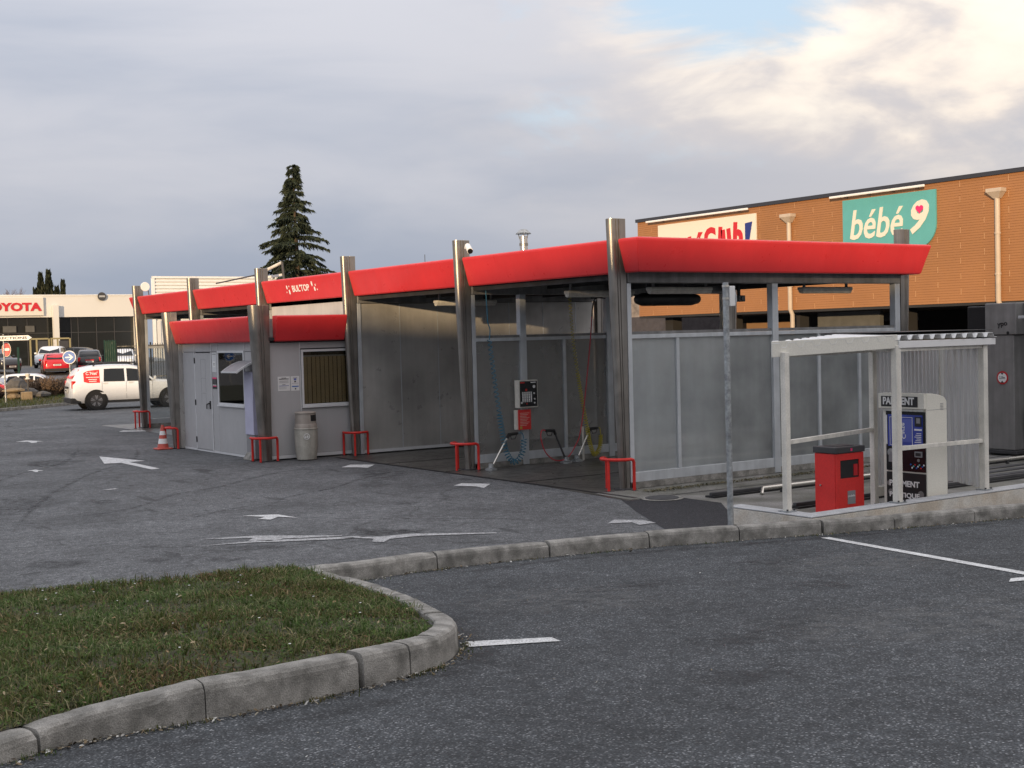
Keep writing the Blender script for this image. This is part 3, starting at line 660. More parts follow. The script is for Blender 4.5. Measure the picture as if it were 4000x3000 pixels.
# ------------------------------------------------------------------ car wash
S = 4.237; YS = [0, S, 2*S, 3*S, 4*S, 5*S]
wash = thing('car_wash', 'open car wash with red fascia, steel columns and glass partitions', 'car wash')
def column(c, outv, zt, d0, d1, w0, w1, parent, strip=True):
    """tapered stainless column: flat spine, rounded nose leaning outwards with height"""
    cx, cy = c; o = Vector(outv).normalized(); l = Vector((-o.y, o.x))
    def ring(z):
        t = z/zt; D = d0+(d1-d0)*t**.85; w = w0+(w1-w0)*t; P = []
        pts = [(0,-w)]
        for g0 in (.42,.60): pts += [(D*g0-.004,-w),(D*g0,-w+.012),(D*g0+.012,-w+.012),(D*g0+.016,-w)]
        for k in range(11):
            a = -math.pi/2+math.pi*k/10; rr = min(w, D*.5); pts.append((D-rr+rr*math.cos(a), w*math.sin(a)))
        for g0 in (.60,.42): pts += [(D*g0+.016,w),(D*g0+.012,w-.012),(D*g0,w-.012),(D*g0-.004,w)]
        pts += [(0,w)]
        return [(cx+o.x*u+l.x*v, cy+o.y*u+l.y*v, z) for u,v in pts]
    co = MB().loft([ring(zt*k/12) for k in range(13)]).build('column', 'steel_brushed', parent, smooth=True)
    MB().loft([[(x+(cx-x)*.04, y+(cy-y)*.04, z) for x,y,z in ring(zt)], [(x+(cx-x)*.04, y+(cy-y)*.04, zt+.006) for x,y,z in ring(zt)]]).build('column_cap', 'steel_strip', co)
    if strip:
        for sgn in (-1,):
            z0, z1 = zt*.60, zt-.02; P = []
            for z in (z0, z1):
                t = z/zt; D = d0+(d1-d0)*t**.85; w = w0+(w1-w0)*t; u = D*.50
                b = Vector((cx,cy))+o*u+l*(sgn*(w+.004)); P.append((b.x,b.y,z))
            MB().bar(P[0], P[1], .022, .022).build('cover_strip', 'steel_strip', co)
    MB().box(cx+o.x*d0*.4-.12, cx+o.x*d0*.4+.12, cy+o.y*d0*.4-.12, cy+o.y*d0*.4+.12, .006, .022).build('base_plate', 'dark_grey', co)
    return co
for y in YS: column((0,y), (-1,0), 3.97, .145, .290, .048, .072, wash)
for y in YS: column((6.10,y), (1,0), 3.97, .145, .290, .048, .072, wash, strip=False)
ZT, ZB = 3.678, 3.179; XT, XB = -.191, -.045
def fascia(mb, a, b, nrm):
    """slab leaning outwards with height; a, b = ground-plane ends of its foot line, rounded top edge"""
    a = Vector(a); b = Vector(b); n = Vector(nrm)
    prof = [(0,ZB),(-.018,ZB+.006),(-.035,ZB+.03)] + [(-.035-.118*k, ZB+.03+(ZT-ZB-.07)*k) for k in (.5,1)] + [(-.15,ZT-.02),(-.13,ZT-.004),(-.09,ZT),(.10,ZT-.01),(.10,ZB+.02)]
    return prof
def fascia_seg(p0, p1, outv, name='fascia_panel', c0=0, c1=0, parent=wash, zt=ZT, zb=ZB):
    """c0, c1: mitre factors at the two ends (extra run per metre of outward lean)"""
    a = Vector(p0); b = Vector(p1); o = Vector(outv); d = (b-a).normalized(); H = zt-zb
    prof = [(0,zb),(.016,zb+.004),(.032,zb+.022),(.032+.06,zb+H*.5),(.148,zt-.05),(.150,zt-.025),(.138,zt-.008),(.11,zt),(-.08,zt-.004),(-.08,zb+.01)]
    rings = []
    for p, c, sg in ((a,c0,-1),(b,c1,1)):
        rings.append([(*(p+o*u+d*(sg*c*u)), z) for u,z in prof])
    return MB().loft(rings).build(name, 'red_panel', parent, bevel=.006)
G = .135
for i in range(5):
    fascia_seg((XB, YS[i]+G), (XB, YS[i+1]-G), (-1,0))
fascia_seg((XB, -.412), (XB, -G), (-1,0), c0=1)
fascia_seg((XB, YS[5]+G), (XB, YS[5]+.42), (-1,0), c1=1)
fascia_seg((6.14,-.412), (XB,-.412), (0,-1), c0=1, c1=1)
MB().box(4.4,4.404,-.53,-.45,3.2,3.66)
fascia_seg((6.14, YS[5]+.42), (6.14,-.412), (1,0), c0=1, c1=1)
fascia_seg((XB, YS[5]+.42), (6.14, YS[5]+.42), (0,1), c0=1, c1=1)
MB().box(XB+.03,6.06,-.33,YS[5]+.34,3.30,3.60).build('roof', 'roof_sheet', wash)
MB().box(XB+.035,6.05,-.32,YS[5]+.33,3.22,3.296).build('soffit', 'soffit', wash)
for y in YS:
    MB().box(.02,6.06,y-.09,y+.09,3.04,3.217).build('beam', 'alu_dark', wash, bevel=.01)
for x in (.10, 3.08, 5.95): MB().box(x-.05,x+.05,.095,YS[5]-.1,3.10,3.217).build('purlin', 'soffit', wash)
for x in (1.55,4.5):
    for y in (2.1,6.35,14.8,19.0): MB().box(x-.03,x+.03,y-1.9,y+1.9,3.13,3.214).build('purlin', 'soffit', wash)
# glazed partitions: parts named after what they are
def glazed(y, lower, xs_low, xs_main, upper=True):
    p = bpy.data.objects.new('glass_partition', None); col.objects.link(p); p.parent = wash; p['_o'] = (0,0,0)
    for x in xs_main: MB().box(x-.065,x+.065,y-.06,y+.06,.01,3.04).build('post', 'alu', p, bevel=.006)
    MB().box(.02,.10,y-.05,y+.05,.012,3.038).build('post', 'alu', p, bevel=.004)
    ends = [.10]+[v for x in xs_main for v in (x-.065, x+.065)]
    segs = [(ends[2*i], ends[2*i+1]) for i in range(len(xs_main))]
    for a, b in segs:
        MB().box(a,b,y-.045,y+.045,.10,.245).build('bottom_rail', 'alu', p, bevel=.005)
        MB().box(a,b,y-.045,y+.045,2.22,2.28).build('mid_rail', 'alu', p, bevel=.005)
        MB().box(a,b,y-.03,y+.03,2.282,2.325).build('glazing_bead', 'alu_dark', p)
        ms = [x for x in xs_low if a < x < b]
        for x in ms: MB().box(x-.03,x+.03,y-.04,y+.04,.246,2.219).build('mullion', 'alu', p, bevel=.004)
        cuts = [a]+[v for x in ms for v in (x-.03,x+.03)]+[b]
        for i in range(len(cuts)//2): MB().box(cuts[2*i],cuts[2*i+1],y-.006,y+.006,.246,2.219).build('pane', lower, p)
    return p
glazed(0, 'glass_frost', [1.0,4.08,5.06], [3.06,6.02])
glazed(S, 'glass_frost_dark', [2.02,4.08,5.06], [1.10,3.06,6.02])
glazed(4*S, 'glass_frost', [1.0,2.0,4.08], [3.06,6.02])
glazed(5*S, 'glass_clear', [], [1.0,3.06,6.02])
MB().box(.02,6.06,5*S-.05,5*S+.05,.006,.11).build('plinth', 'kerb_concrete', wash)
MB().box(.02,6.06,S-.05,S+.05,.006,.10).build('plinth', 'kerb_concrete', wash)
MB().box(.02,6.06,-.05,.05,.008,.10).build('plinth', 'kerb_concrete', wash)
# panelled technical room between the third and fourth frames
for y, m_, sgn in ((2*S,'steel_wall',-1),(3*S,'steel_wall',1)):
    MB().box(.10,6.0,y-.02 if sgn<0 else y-.04, y+.04 if sgn<0 else y+.02,.05,3.035).build('partition_wall', 'dark_grey', wash)
    xs = [.10,1.00,1.90,2.80,3.70,4.60,5.50,6.0]
    for a, b in zip(xs, xs[1:]):
        yy = (y-.034, y-.0205) if sgn<0 else (y+.0205, y+.034)
        MB().box(a+.004,b-.004,yy[0],yy[1],.09,3.03).build('wall_panel', 'steel_wall', wash, bevel=.003)
    for x in xs[1:-1]:
        yy = y-.040 if sgn<0 else y+.040
        MB().box(x-.008,x+.008,min(yy,y),max(yy,y),.09,3.03).build('joint_strip', 'alu', wash)
    MB().box(.02,.10,y-.06,y+.06,.01,3.035).build('post', 'alu', wash, bevel=.005)
    MB().box(.10,6.0,y-.055,y-.035,.03,.09).build('skirting', 'cabin_trim', wash)
for a, b in ((2*S+.10,2*S+2.1),(2*S+2.1,3*S-.10)):
    MB().box(.05,.10,a+.003,b-.003,.05,3.30).build('wall_panel', 'room_panel', wash, bevel=.003)
MB().box(6.0,6.05,2*S+.1,3*S-.1,.05,3.2).build('wall_panel', 'room_panel', wash)
# lettering and bubbles on the fascia between third and fourth columns
slope = math.atan2(.118, ZT-ZB-.07)
TN = Matrix.Rotation(-slope, 3, 'Y') @ FACE_NX
def fpt(y, t, e=.003):
    u = .032+.118*t; return Vector((XB-u-e, y, ZB+.022+(ZT-.05-ZB-.022)*t))
text("BUL'TOP", .83, fpt(11.05,.40), TN, 'white', wash, 'fascia_lettering', .150, .004, .016)
for y, t, r1, r2 in ((11.30,.66,.028,.045),(11.22,.42,.030,.055),(11.19,.70,.014,.020),(11.36,.42,.013,.016),(10.06,.72,.030,.055),(9.98,.46,.030,.048),(9.91,.64,.016,.024),(9.87,.42,.013,.018)):
    poly_face(circ(1,14,0,0,r1,r2), fpt(y,t), TN, 0, .004).build('bubble_mark', 'white', wash)
# fixtures
def ceiling_lamp(x0, x1, y, z, label):
    t = thing('ceiling_lamp', label, 'lamp', ((x0+x1)/2,y,z), 0, 'strip lamps under the canopy')
    MB().box(x0,x1,y-.07,y+.07,z+.03,z+.09).build('housing', 'cream_steel', t, bevel=.02)
    MB().loft([[(x,y+.055*math.cos(a),z+.03+.05*math.sin(a)) for a in [math.pi+math.pi*k/8 for k in range(9)]] for x in (x0+.02,x1-.02)]).build('diffuser', 'cream_steel', t, smooth=True)
    for x in (x0+.1,x1-.1): MB().box(x-.015,x+.015,y-.02,y+.02,z+.09,3.222).build('hanger', 'alu_dark', t)
ceiling_lamp(.62,2.0,6.4,2.93,'pale strip lamp under the canopy before the steel panel wall')
ceiling_lamp(.55,1.95,2.15,2.93,'pale strip lamp under the canopy above the coiled hoses')
ceiling_lamp(1.0,2.3,.62,2.92,'pale strip lamp just behind the glazed end wall, by the column')
ceiling_lamp(4.35,5.6,.62,2.92,'pale strip lamp behind the glazed end wall, beside the orange store pipes')
ceiling_lamp(.5,1.9,14.9,2.93,'pale strip lamp under the canopy above the kiosk roof')
dy = thing('hanging_brush', 'long black covered brush hanging behind the glazed end wall', 'brush', (1.75,1.0,2.7))
MB().loft([[(x,1.0+r_*math.cos(a),2.83+r_*.75*math.sin(a)) for a in [2*math.pi*k/14 for k in range(14)]] for x,r_ in ((1.05,.03),(1.10,.10),(1.2,.14),(2.2,.14),(2.35,.10),(2.40,.03))]).build('brush_cover', 'black', dy, smooth=True)
for x in (1.3,2.1): MB().box(x-.02,x+.02,.98,1.02,2.93,3.222).build('hanger', 'dark_grey', dy)
c2c = thing('bay_camera', 'small black camera under the canopy behind the galvanised pole', 'camera', (2.62,.35,2.75))
MB().box(2.56,2.70,.24,.36,2.76,2.86).build('camera_body', 'dark_grey', c2c, bevel=.01); MB().lathe([(.035,-.02),(.035,0)], (2.63,.24,2.81), 12, 'y').build('lens', 'black_gloss', c2c); MB().box(2.61,2.65,.30,.34,2.86,3.222).build('bracket', 'black', c2c)
fl = thing('flue', 'stainless flue pipe with rain cap on the wash roof', 'flue', (1.82,5.13,3.6))
MB().lathe([(.072,0),(.072,.56)], (1.82,5.13,3.6), 18).build('pipe', 'steel_strip', fl, smooth=True)
MB().lathe([(.082,.0),(.082,.05)], (1.82,5.13,3.98), 18).build('clamp_ring', 'steel_brushed', fl)
MB().lathe([(.13,0),(.15,-.02),(.07,.06),(.01,.075)], (1.82,5.13,4.22), 18).build('rain_cap', 'galv', fl, smooth=True)
for a in (0,2.1,4.2): MB().bar((1.82+.075*math.cos(a),5.13+.075*math.sin(a),4.1),(1.82+.11*math.cos(a),5.13+.11*math.sin(a),4.22),.012).build('stay', 'galv', fl)
cc = thing('security_camera', 'white bullet camera fixed near the top of a steel column', 'camera', (-.12,S-.13,3.80))
b0 = Vector((-.15,S-.25,3.86)); dv = Vector((-.25,-.62,-.30)).normalized()
MB().tube([b0, b0+dv*.24], .052, 12).build('camera_body', 'white', cc, smooth=True)
MB().tube([b0+dv*.235, b0+dv*.26], .045, 12).build('lens', 'black_gloss', cc)
MB().bar((-.12,S-.128,3.84), b0+Vector((0,0,-.02)), .035).build('bracket', 'white', cc)
an = MB().tube([(.25,6.1,3.58),(.25,6.1,3.86)], .006, 5); one(an, 'roof_antenna', 'dark_grey', 'thin whip antenna on the wash roof', 'antenna', (.25,6.1,3.58))
dish = thing('lamp_disc', 'small round white dish lamp at top of the farthest steel column', 'lamp', (-.12,20.6,3.7))
MB().lathe([(.12,0),(.13,.02),(.05,.06)], (-.14,20.5,3.92), 16, 'y').build('dish', 'white', dish, smooth=True)
MB().tube([(-.14,20.56,3.92),(.02,20.75,3.82),(.05,20.75,3.6)], .015, 6).build('arm', 'dark_grey', dish)
# boom on the roof above the kiosk
bo = thing('roof_boom', 'white tubular boom arm standing on the wash roof behind the kiosk', 'boom', (.6,13.6,3.6))
A, B, Cc, Dd = (.15,16.1,3.80),(.30,13.95,3.90),(.45,12.9,4.12),(.5,12.85,3.78)
MB().tube([A,B],.018,6).build('rod', 'dark_grey', bo); MB().tube([B,Cc],.035,8).build('arm', 'cream_steel', bo)
MB().tube([(.3,13.9,3.95),(.3,13.9,3.60)],.035,8).build('upright', 'cream_steel', bo); MB().tube([(.47,12.88,4.14),(.5,12.86,3.6)],.03,8).build('upright', 'dark_grey', bo)
MB().bar((.3,13.9,3.80),(.48,12.9,3.85),.05).build('arm', 'cream_steel', bo)
MB().tube([(.46,12.9,4.10),(.40,13.05,3.95),(.48,13.1,3.8),(.5,12.95,3.66)],.012,6).build('cable', 'black', bo)

# wash equipment in the first bay
pn = thing('control_panel', 'grey control box with black programme panel on the glass partition', 'control panel', (1.08,S-.19,1.02))
MB().box(.87,1.29,S-.19,S-.065,1.03,1.52).build('box', 'cream_steel', pn, bevel=.008)
MB().box(.90,1.27,S-.196,S-.191,1.05,1.50).build('face_panel', 'black_gloss', pn)
for k in range(5): MB().box(.945+.045*k,.972+.045*k,S-.200,S-.197,1.13,1.31).build('button_strip', 'white', pn)
for k in range(4): MB().box(.93,1.13,S-.2035,S-.2005,1.145+.045*k,1.152+.045*k).build('button_line', 'grey_box', pn)
for x,z,r in ((.93,1.12,.018),(1.20,1.40,.028),(1.20,1.28,.016),(1.21,1.18,.016),(1.21,1.11,.016)): MB().lathe([(r,0),(r,.006)], (x,S-.203,z), 12, 'y').build('dial', 'white', pn)
for x,z,r in ((1.03,1.345,.022),(1.04,1.10,.014)): MB().lathe([(r,0),(r,.006)], (x,S-.203,z), 12, 'y').build('dial', 'red_steel', pn)
MB().box(.91,1.0,S-.199,S-.197,1.465,1.485).build('mark', 'red_steel', pn); MB().box(1.13,1.24,S-.199,S-.197,1.465,1.485).build('mark', 'white', pn)
rb = thing('notice_box', 'red instruction plate on a grey box below the control panel', 'notice', (1.02,S-.16,.64))
MB().box(.84,1.06,S-.13,S-.065,.645,.99).build('box', 'cream_steel', rb, bevel=.006)
MB().box(.89,1.16,S-.142,S-.131,.64,.995).build('plate', 'red_bin', rb)
for k in range(9): MB().box(.925,1.125-.03*(k%3),S-.1445,S-.1425,.93-.027*k,.936-.027*k).build('print_line', 'sign_cream', rb)
MB().box(.92,.965,S-.145,S-.143,.655,.70).build('mark', 'hose_yellow', rb)
def helix(P, r, turns):
    P = [Vector(p) for p in P]; out = []; n = turns*9
    L = [0]
    for i in range(1,len(P)): L.append(L[-1]+(P[i]-P[i-1]).length)
    for k in range(n+1):
        s = L[-1]*k/n; i = min(max(j for j in range(len(L)) if L[j] <= s+1e-9), len(P)-2); t = (s-L[i])/(L[i+1]-L[i])
        p = P[i].lerp(P[i+1],t); d = (P[i+1]-P[i]).normalized(); a = d.cross(Vector((0,1,.3))).normalized(); b = d.cross(a); an = 2*math.pi*k/9
        out.append(p+(a*math.cos(an)+b*math.sin(an))*r)
    return out
def lance(label, foot, head, hose, m, coil, m_tube='steel_strip'):
    t = thing('spray_lance', label, 'spray lance', foot, 0)
    f, h = Vector(foot), Vector(head); d = (h-f).normalized(); sd_ = Vector((d.x,0,0)).normalized() if abs(d.x) > .01 else Vector((1,0,0))
    MB().tube([f+d*.06, h-d*.02], .019, 10).build('tube', m_tube, t, smooth=True)
    MB().tube([f, f+d*.07], .028, 10).build('nozzle', 'black', t)
    MB().tube([h-d*.05, h+d*.03, h+Vector((sd_.x*.10,0,.03)), h+Vector((sd_.x*.20,0,.035))], [.028,.03,.026,.022], 8).build('handle', 'black', t, smooth=True)
    MB().tube([h+Vector((sd_.x*.05,0,-.0)), h+Vector((sd_.x*.07,0,-.06)), h+Vector((sd_.x*.15,0,-.055)), h+Vector((sd_.x*.18,0,.02))], .008, 6).build('trigger_guard', 'black', t)
    MB().lathe([(.11,0),(.11,.02),(.05,.05),(.045,.11)], (f.x,f.y,.006), 14).build('holder', 'galv', t)
    e = h+Vector((sd_.x*.20,0,.035)); hp = [e]+[Vector(q) for q in hose]
    return t, hp
Yb = 3.86
t, hp = lance('spray lance with blue coiled hose standing by the steel column', (.13,Yb,.03), (.50,Yb,.57), [(.84,Yb,.40)], 'hose_blue', True)
MB().tube(catmull([hp[0],(.80,Yb,.60),(.83,Yb,.50)],5), .008, 6).build('hose', 'hose_blue', t)
MB().tube(helix(catmull([(.83,Yb,.50),(.80,Yb,.28),(.70,Yb,.13),(.58,Yb,.12),(.47,Yb,.26),(.40,Yb,.50),(.33,Yb,.95)],4), .048, 26), .008, 5).build('coiled_hose', 'hose_blue', t, smooth=True)
MB().tube(helix([(.33,Yb,.95),(.26,Yb,1.43),(.16,Yb,2.25)], .036, 16), .008, 5).build('coiled_hose', 'hose_blue', t, smooth=True)
MB().tube(catmull([(.16,Yb,2.25),(.18,Yb,2.42),(.14,Yb,2.55),(.13,Yb,2.75),(.11,Yb,3.14)],5), .009, 6).build('hose', 'hose_blue', t)
t, hp = lance('spray lance with thin red hose, leaning left before the glass partition', (1.74,Yb,.05), (1.50,Yb,.58), [], 'hose_red', False, 'dark_grey')
MB().tube(catmull([hp[0],(1.22,Yb,.62),(1.20,Yb,.48),(1.28,Yb,.25),(1.44,Yb,.10),(1.62,Yb,.06),(1.80,Yb,.12),(1.97,Yb,.32),(2.07,Yb,.52),(2.18,Yb,1.04),(2.34,Yb,2.1),(2.40,Yb,2.62)],6), .010, 6).build('hose', 'hose_red', t, smooth=True)
MB().tube(catmull([(2.40,Yb,2.62),(2.43,Yb,2.82),(2.50,Yb,2.95),(2.72,Yb,2.95)],5), .012, 6).build('ceiling_arm', 'black', t)
t, hp = lance('spray lance with yellow coiled hose beside the glass partition post', (2.06,Yb+.1,.03), (2.36,Yb+.1,.55), [], 'hose_yellow', True)
Yc = Yb+.1
MB().tube(helix(catmull([(2.62,Yc,.45),(2.60,Yc,.25),(2.52,Yc,.12),(2.44,Yc,.12),(2.37,Yc,.30),(2.31,Yc,.60)],4), .035, 30), .010, 5).build('coiled_hose', 'hose_yellow', t, smooth=True)
MB().tube(helix([(2.31,Yc,.60),(2.22,Yc,1.04),(2.12,Yc,1.6)], .032, 22), .0085, 5).build('coiled_hose', 'hose_yellow', t, smooth=True)
MB().tube(helix([(2.12,Yc,1.6),(2.03,Yc,2.26),(1.98,Yc,3.0)], .028, 24), .006, 5).build('coiled_hose', 'hose_yellow', t, smooth=True)
MB().tube(catmull([hp[0],(2.60,Yc,.58),(2.62,Yc,.45)],4), .009, 6).build('hose', 'hose_yellow', t)
wpst = one(MB().tube([(2.28,4.05,.006),(2.28,4.05,.62)], .022, 10), 'lance_post', 'cream_steel', 'short pale post on the wash floor beside the yellow hose', 'post', (2.28,4.05,0))
br = thing('wash_brush', 'foam brush with red end leaning behind the frosted glass wall', 'brush', (3.25,.30,.0))
MB().tube([(2.78,.30,1.05),(2.98,.30,.66)], .02, 8).build('handle', 'black', br); MB().tube([(2.98,.30,.66),(3.10,.30,.40)], .022, 8).build('grip', 'red_steel', br)
MB().bar((3.09,.30,.41),(3.18,.30,.24),.10,.07).build('brush_head', 'black', br)

# ------------------------------------------------------------------ kiosk
ko = thing('kiosk', 'grey panelled kiosk with red fascia, door and blinds built against the car wash', 'kiosk')
kx0, ky0, ky1 = -1.90, 8.64, 13.12
MB().box(kx0+.03,.045,ky0+.03,ky1-.02,.03,2.36).build('core_wall', 'dark_grey', ko)
bm_ = bpy.data.objects
# remove the part of the core behind the windows: the rooms read dark anyway
def pane_panel(axis, a0, a1, z0, z1, m='cabin_panel', name='wall_panel', t=.016, proud=0.):
    if axis == 'x': mb = MB().box(kx0-proud, kx0+t-proud, a0, a1, z0, z1)
    else: mb = MB().box(a0, a1, ky0-proud, ky0+t-proud, z0, z1)
    return mb.build(name, m, ko, bevel=.002)
# left (door) face, facing -X: panels listed along Y
g_ = .006
for a0, a1, z0, z1 in ((12.33+g_,13.06,.06,2.13),(12.33+g_,13.06,2.14,2.33),(11.36,12.33-g_,2.14,2.33),(11.04,11.36-g_,.06,2.13),(11.04,11.36-g_,2.14,2.33),(9.62,11.04-g_,2.14,2.33),(9.62,11.04-g_,.06,1.03),(8.86,9.62-g_,.06,2.13),(8.86,9.62-g_,2.14,2.33)):
    pane_panel('x', a0, a1, z0, z1)
dr = MB().box(kx0-.012,kx0+.02,11.39,12.31,.04,2.11).build('door', 'cabin_panel', ko, bevel=.004)
for z in (.25,1.05,1.95): MB().box(kx0-.03,kx0-.012,12.30,12.325,z-.06,z+.06).build('hinge', 'black', dr)
MB().box(kx0-.03,kx0-.012,11.45,11.49,.93,1.10).build('handle_plate', 'black', dr); MB().bar((kx0-.045,11.47,1.05),(kx0-.045,11.60,1.02),.022).build('handle', 'black', dr); MB().bar((kx0-.045,11.60,1.03),(kx0-.045,11.61,.93),.018).build('handle', 'black', dr)
for z0, z1 in ((1.60,1.98),(1.28,1.58),(1.02,1.26)):
    for a, b, c, d in ((11.70,11.71,z0,z1),(11.96,11.97,z0,z1),(11.71,11.96,z1-.008,z1)): MB().box(kx0-.0135,kx0-.0122,a,b,c,d).build('tape_mark', 'grey_box', dr)
for y in (11.375,12.32): MB().box(kx0-.018,kx0+.02,y-.014,y+.014,.04,2.13).build('door_frame', 'cabin_trim', ko)
for y in (11.02,9.60,12.32,11.37): MB().box(kx0-.010,kx0+.016,y-.009,y+.009,2.14,2.33).build('joint_strip', 'cabin_trim', ko)
def window(axis, a0, a1, z0, z1, nsl, lab):
    w = bpy.data.objects.new('window', None); col.objects.link(w); w.parent = ko; w['_o'] = (0,0,0)
    def bx(u0,u1,p0,p1,c0,c1,nm,mm,bv=0):
        if axis == 'x': MB().box(kx0+p0,kx0+p1,u0,u1,c0,c1).build(nm, mm, w, bevel=bv)
        else: MB().box(u0,u1,ky0+p0,ky0+p1,c0,c1).build(nm, mm, w, bevel=bv)
    bx(a0-.045,a1+.045,-.02,.016,z0-.045,z0,'frame','cabin_trim',.004); bx(a0-.045,a1+.045,-.02,.016,z1,z1+.045,'frame','cabin_trim',.004)
    bx(a0-.045,a0,-.019,.016,z0,z1,'frame','cabin_trim',.004); bx(a1,a1+.045,-.019,.016,z0,z1,'frame','cabin_trim',.004)
    bx(a0-.06,a1+.06,-.045,-.021,z0-.075,z0-.045,'sill','cabin_trim',.004)
    bx(a0,a1,-.004,.000,z0,z1,'pane','glass_window')
    bx(a0,a1,.024,.027,z0,z1,'blind_back','blind_gap')
    for k in range(nsl):
        u = a0+(a1-a0)*(k+.5)/nsl; hw = (a1-a0)/nsl*.42
        bx(u-hw,u+hw,.012+.004*(k%2),.016+.004*(k%2),z0+.01,z1-.10,'blind_slat','blind')
    bx(a0,a1,.010,.022,z1-.10,z1-.07,'blind_rail','cabin_trim')
window('x', 9.67, 10.98, 1.08, 2.11, 16, '')
for a0, a1, z0, z1 in ((-1.86,-1.165,.10,2.29),(-1.155,-.02,2.17,2.29),(-1.155,-.02,.10,.985)): pane_panel('y', a0, a1, z0, z1)
MB().box(-1.165,-1.150,ky0-.010,ky0+.016,.10,2.29).build('joint_strip', 'cabin_trim', ko)
window('y', -1.09, -.06, 1.07, 2.10, 11, '')
MB().box(-1.87,-.01,ky0-.02,ky0+.01,.03,.095).build('skirting', 'cabin_trim', ko); MB().box(kx0-.012,kx0+.01,8.86,13.06,.01,.055).build('skirting', 'cabin_trim', ko)
KZT, KZB = 2.82, 2.315
def kf(p0, p1, o, c0, c1): return fascia_seg(p0, p1, o, c0=c0, c1=c1, parent=ko, zt=KZT, zb=KZB)
kf((kx0-.10,8.84),(kx0-.10,13.10),(-1,0),0,1)
kf((-.25,ky0-.12),(-1.73,ky0-.12),(0,-1),.15,0)
kf((kx0-.10,13.10),(-.25,13.10),(0,1),1,0)
MB().box(kx0-.02,-.16,ky0-.02,13.05,2.40,2.76).build('roof', 'roof_sheet', ko)
MB().box(kx0-.085,-.16,ky0-.10,13.08,2.337,2.398).build('soffit', 'soffit', ko)
column((-1.86,8.66), (-1,-.35), 3.01, .19, .40, .085, .125, ko)
column((-1.96,13.22), (-1,.25), 3.01, .15, .32, .085, .12, ko)
MB().box(-1.98,-1.90,13.06,13.14,.02,2.32).build('corner_post', 'steel_wall', ko)
# dispenser with hood on the door face
MB().box(kx0-.14,kx0-.012,8.95,9.36,.50,1.74).build('dispenser', 'lavender', ko, bevel=.01)  # white panel; the tint of the blue light is put into its colour
MB().box(kx0-.12,kx0-.013,8.95,9.36,.03,.495).build('dispenser_base', 'grey_box', ko, bevel=.006)
hd = []
for k in range(7):
    t_ = k/6; hd.append([(kx0-.02-.46*t_, 8.90, 1.95-.20*t_**1.7), (kx0-.02-.46*t_, 9.62, 1.95-.20*t_**1.7), (kx0-.02-.46*t_, 9.62, 1.925-.20*t_**1.7), (kx0-.02-.46*t_, 8.90, 1.925-.20*t_**1.7)])
MB().loft(hd).build('hood', 'grey_box', ko, smooth=True)
MB().bar((kx0-.485,8.89,1.74),(kx0-.485,9.63,1.74),.03,.03).build('hood_trim', 'cabin_trim', ko)
for y in (8.89,9.63): MB().loft([[(p[0][0],y-.012,p[0][2]+.006),(p[0][0],y+.012,p[0][2]+.006),(p[0][0],y+.012,p[0][2]-.035),(p[0][0],y-.012,p[0][2]-.035)] for p in hd]).build('hood_trim', 'cabin_trim', ko)
one(MB().loft([[(-2.10+.02*k,9.02+.0*k,.0+.05*k),(-1.93,9.0,.05*k),(-1.93,9.50-.03*k,.05*k),(-2.08+.02*k,9.46-.03*k,.05*k)] for k in range(4)]), 'concrete_step', 'kerb_concrete', 'small worn concrete block at the foot of the kiosk dispenser', 'block', (-2.0,9.25,0), bevel=.02)
# notices
def notice(name, label, axis, a0, a1, z0, z1, lines, mk='paper', proud=.006, marks=()):
    at = kx0 if axis == 'x' else ky0
    t = thing(name, label, 'notice', (at-proud,(a0+a1)/2,z0) if axis == 'x' else ((a0+a1)/2,at-proud,z0))
    def bx(u0,u1,p0,p1,c0,c1,nm,mm):
        if axis == 'x': MB().box(at-p1,at-p0,u0,u1,c0,c1).build(nm, mm, t)
        else: MB().box(u0,u1,at-p1,at-p0,c0,c1).build(nm, mm, t)
    bx(a0,a1,.001,proud,z0,z1,'sheet',mk)
    for u0,u1,v0,v1,mm in lines:
        bx(a0+(a1-a0)*u0,a0+(a1-a0)*u1,proud+.0005,proud+.002,z0+(z1-z0)*v0,z0+(z1-z0)*v1,'print_mark',mm)
notice('wall_notice', 'wide white printed notice on the kiosk wall, away from the blind window', 'y', -1.64,-1.385,1.35,1.63,
    [(.3,.7,.88,.92,'ink'),(.1,.9,.80,.85,'ink')]+[(.12,.88,.70-.05*k,.715-.05*k,'grey_box') for k in range(4)]+[(.35,.62,.42,.45,'ink'),(.1,.9,.34,.37,'blue_poster')]+[(.1,.7,.28-.05*k,.29-.05*k,'grey_box') for k in range(4)])
notice('wall_notice', 'narrow white notice with blue band beside the blind window frame', 'y', -1.365,-1.185,1.345,1.63,
    [(.35,.65,.72,.84,'blue_light'),(.25,.75,.86,.89,'ink'),(.4,.6,.58,.68,'ink'),(.1,.9,.50,.52,'grey_box'),(.1,.9,.26,.33,'sign_blue'),(.45,.6,.08,.18,'ink')])
notice('door_poster', 'small black and pink poster beside the kiosk door', 'x', 11.10,11.34,1.36,1.60,
    [(.0,1,.86,1,'pink'),(.2,.8,.42,.8,'dark_grey'),(.1,.9,.30,.36,'white'),(.1,.9,.20,.27,'pink')], 'black')
notice('door_notice', 'framed white paper notice above the pink poster by the kiosk door', 'x', 11.10,11.34,1.71,2.12,
    [(.08,.92,.9,.92,'ink'),(.2,.8,.25,.55,'white'),(.3,.7,.42,.45,'grey_box'),(.3,.7,.35,.38,'grey_box')], 'cabin_trim')

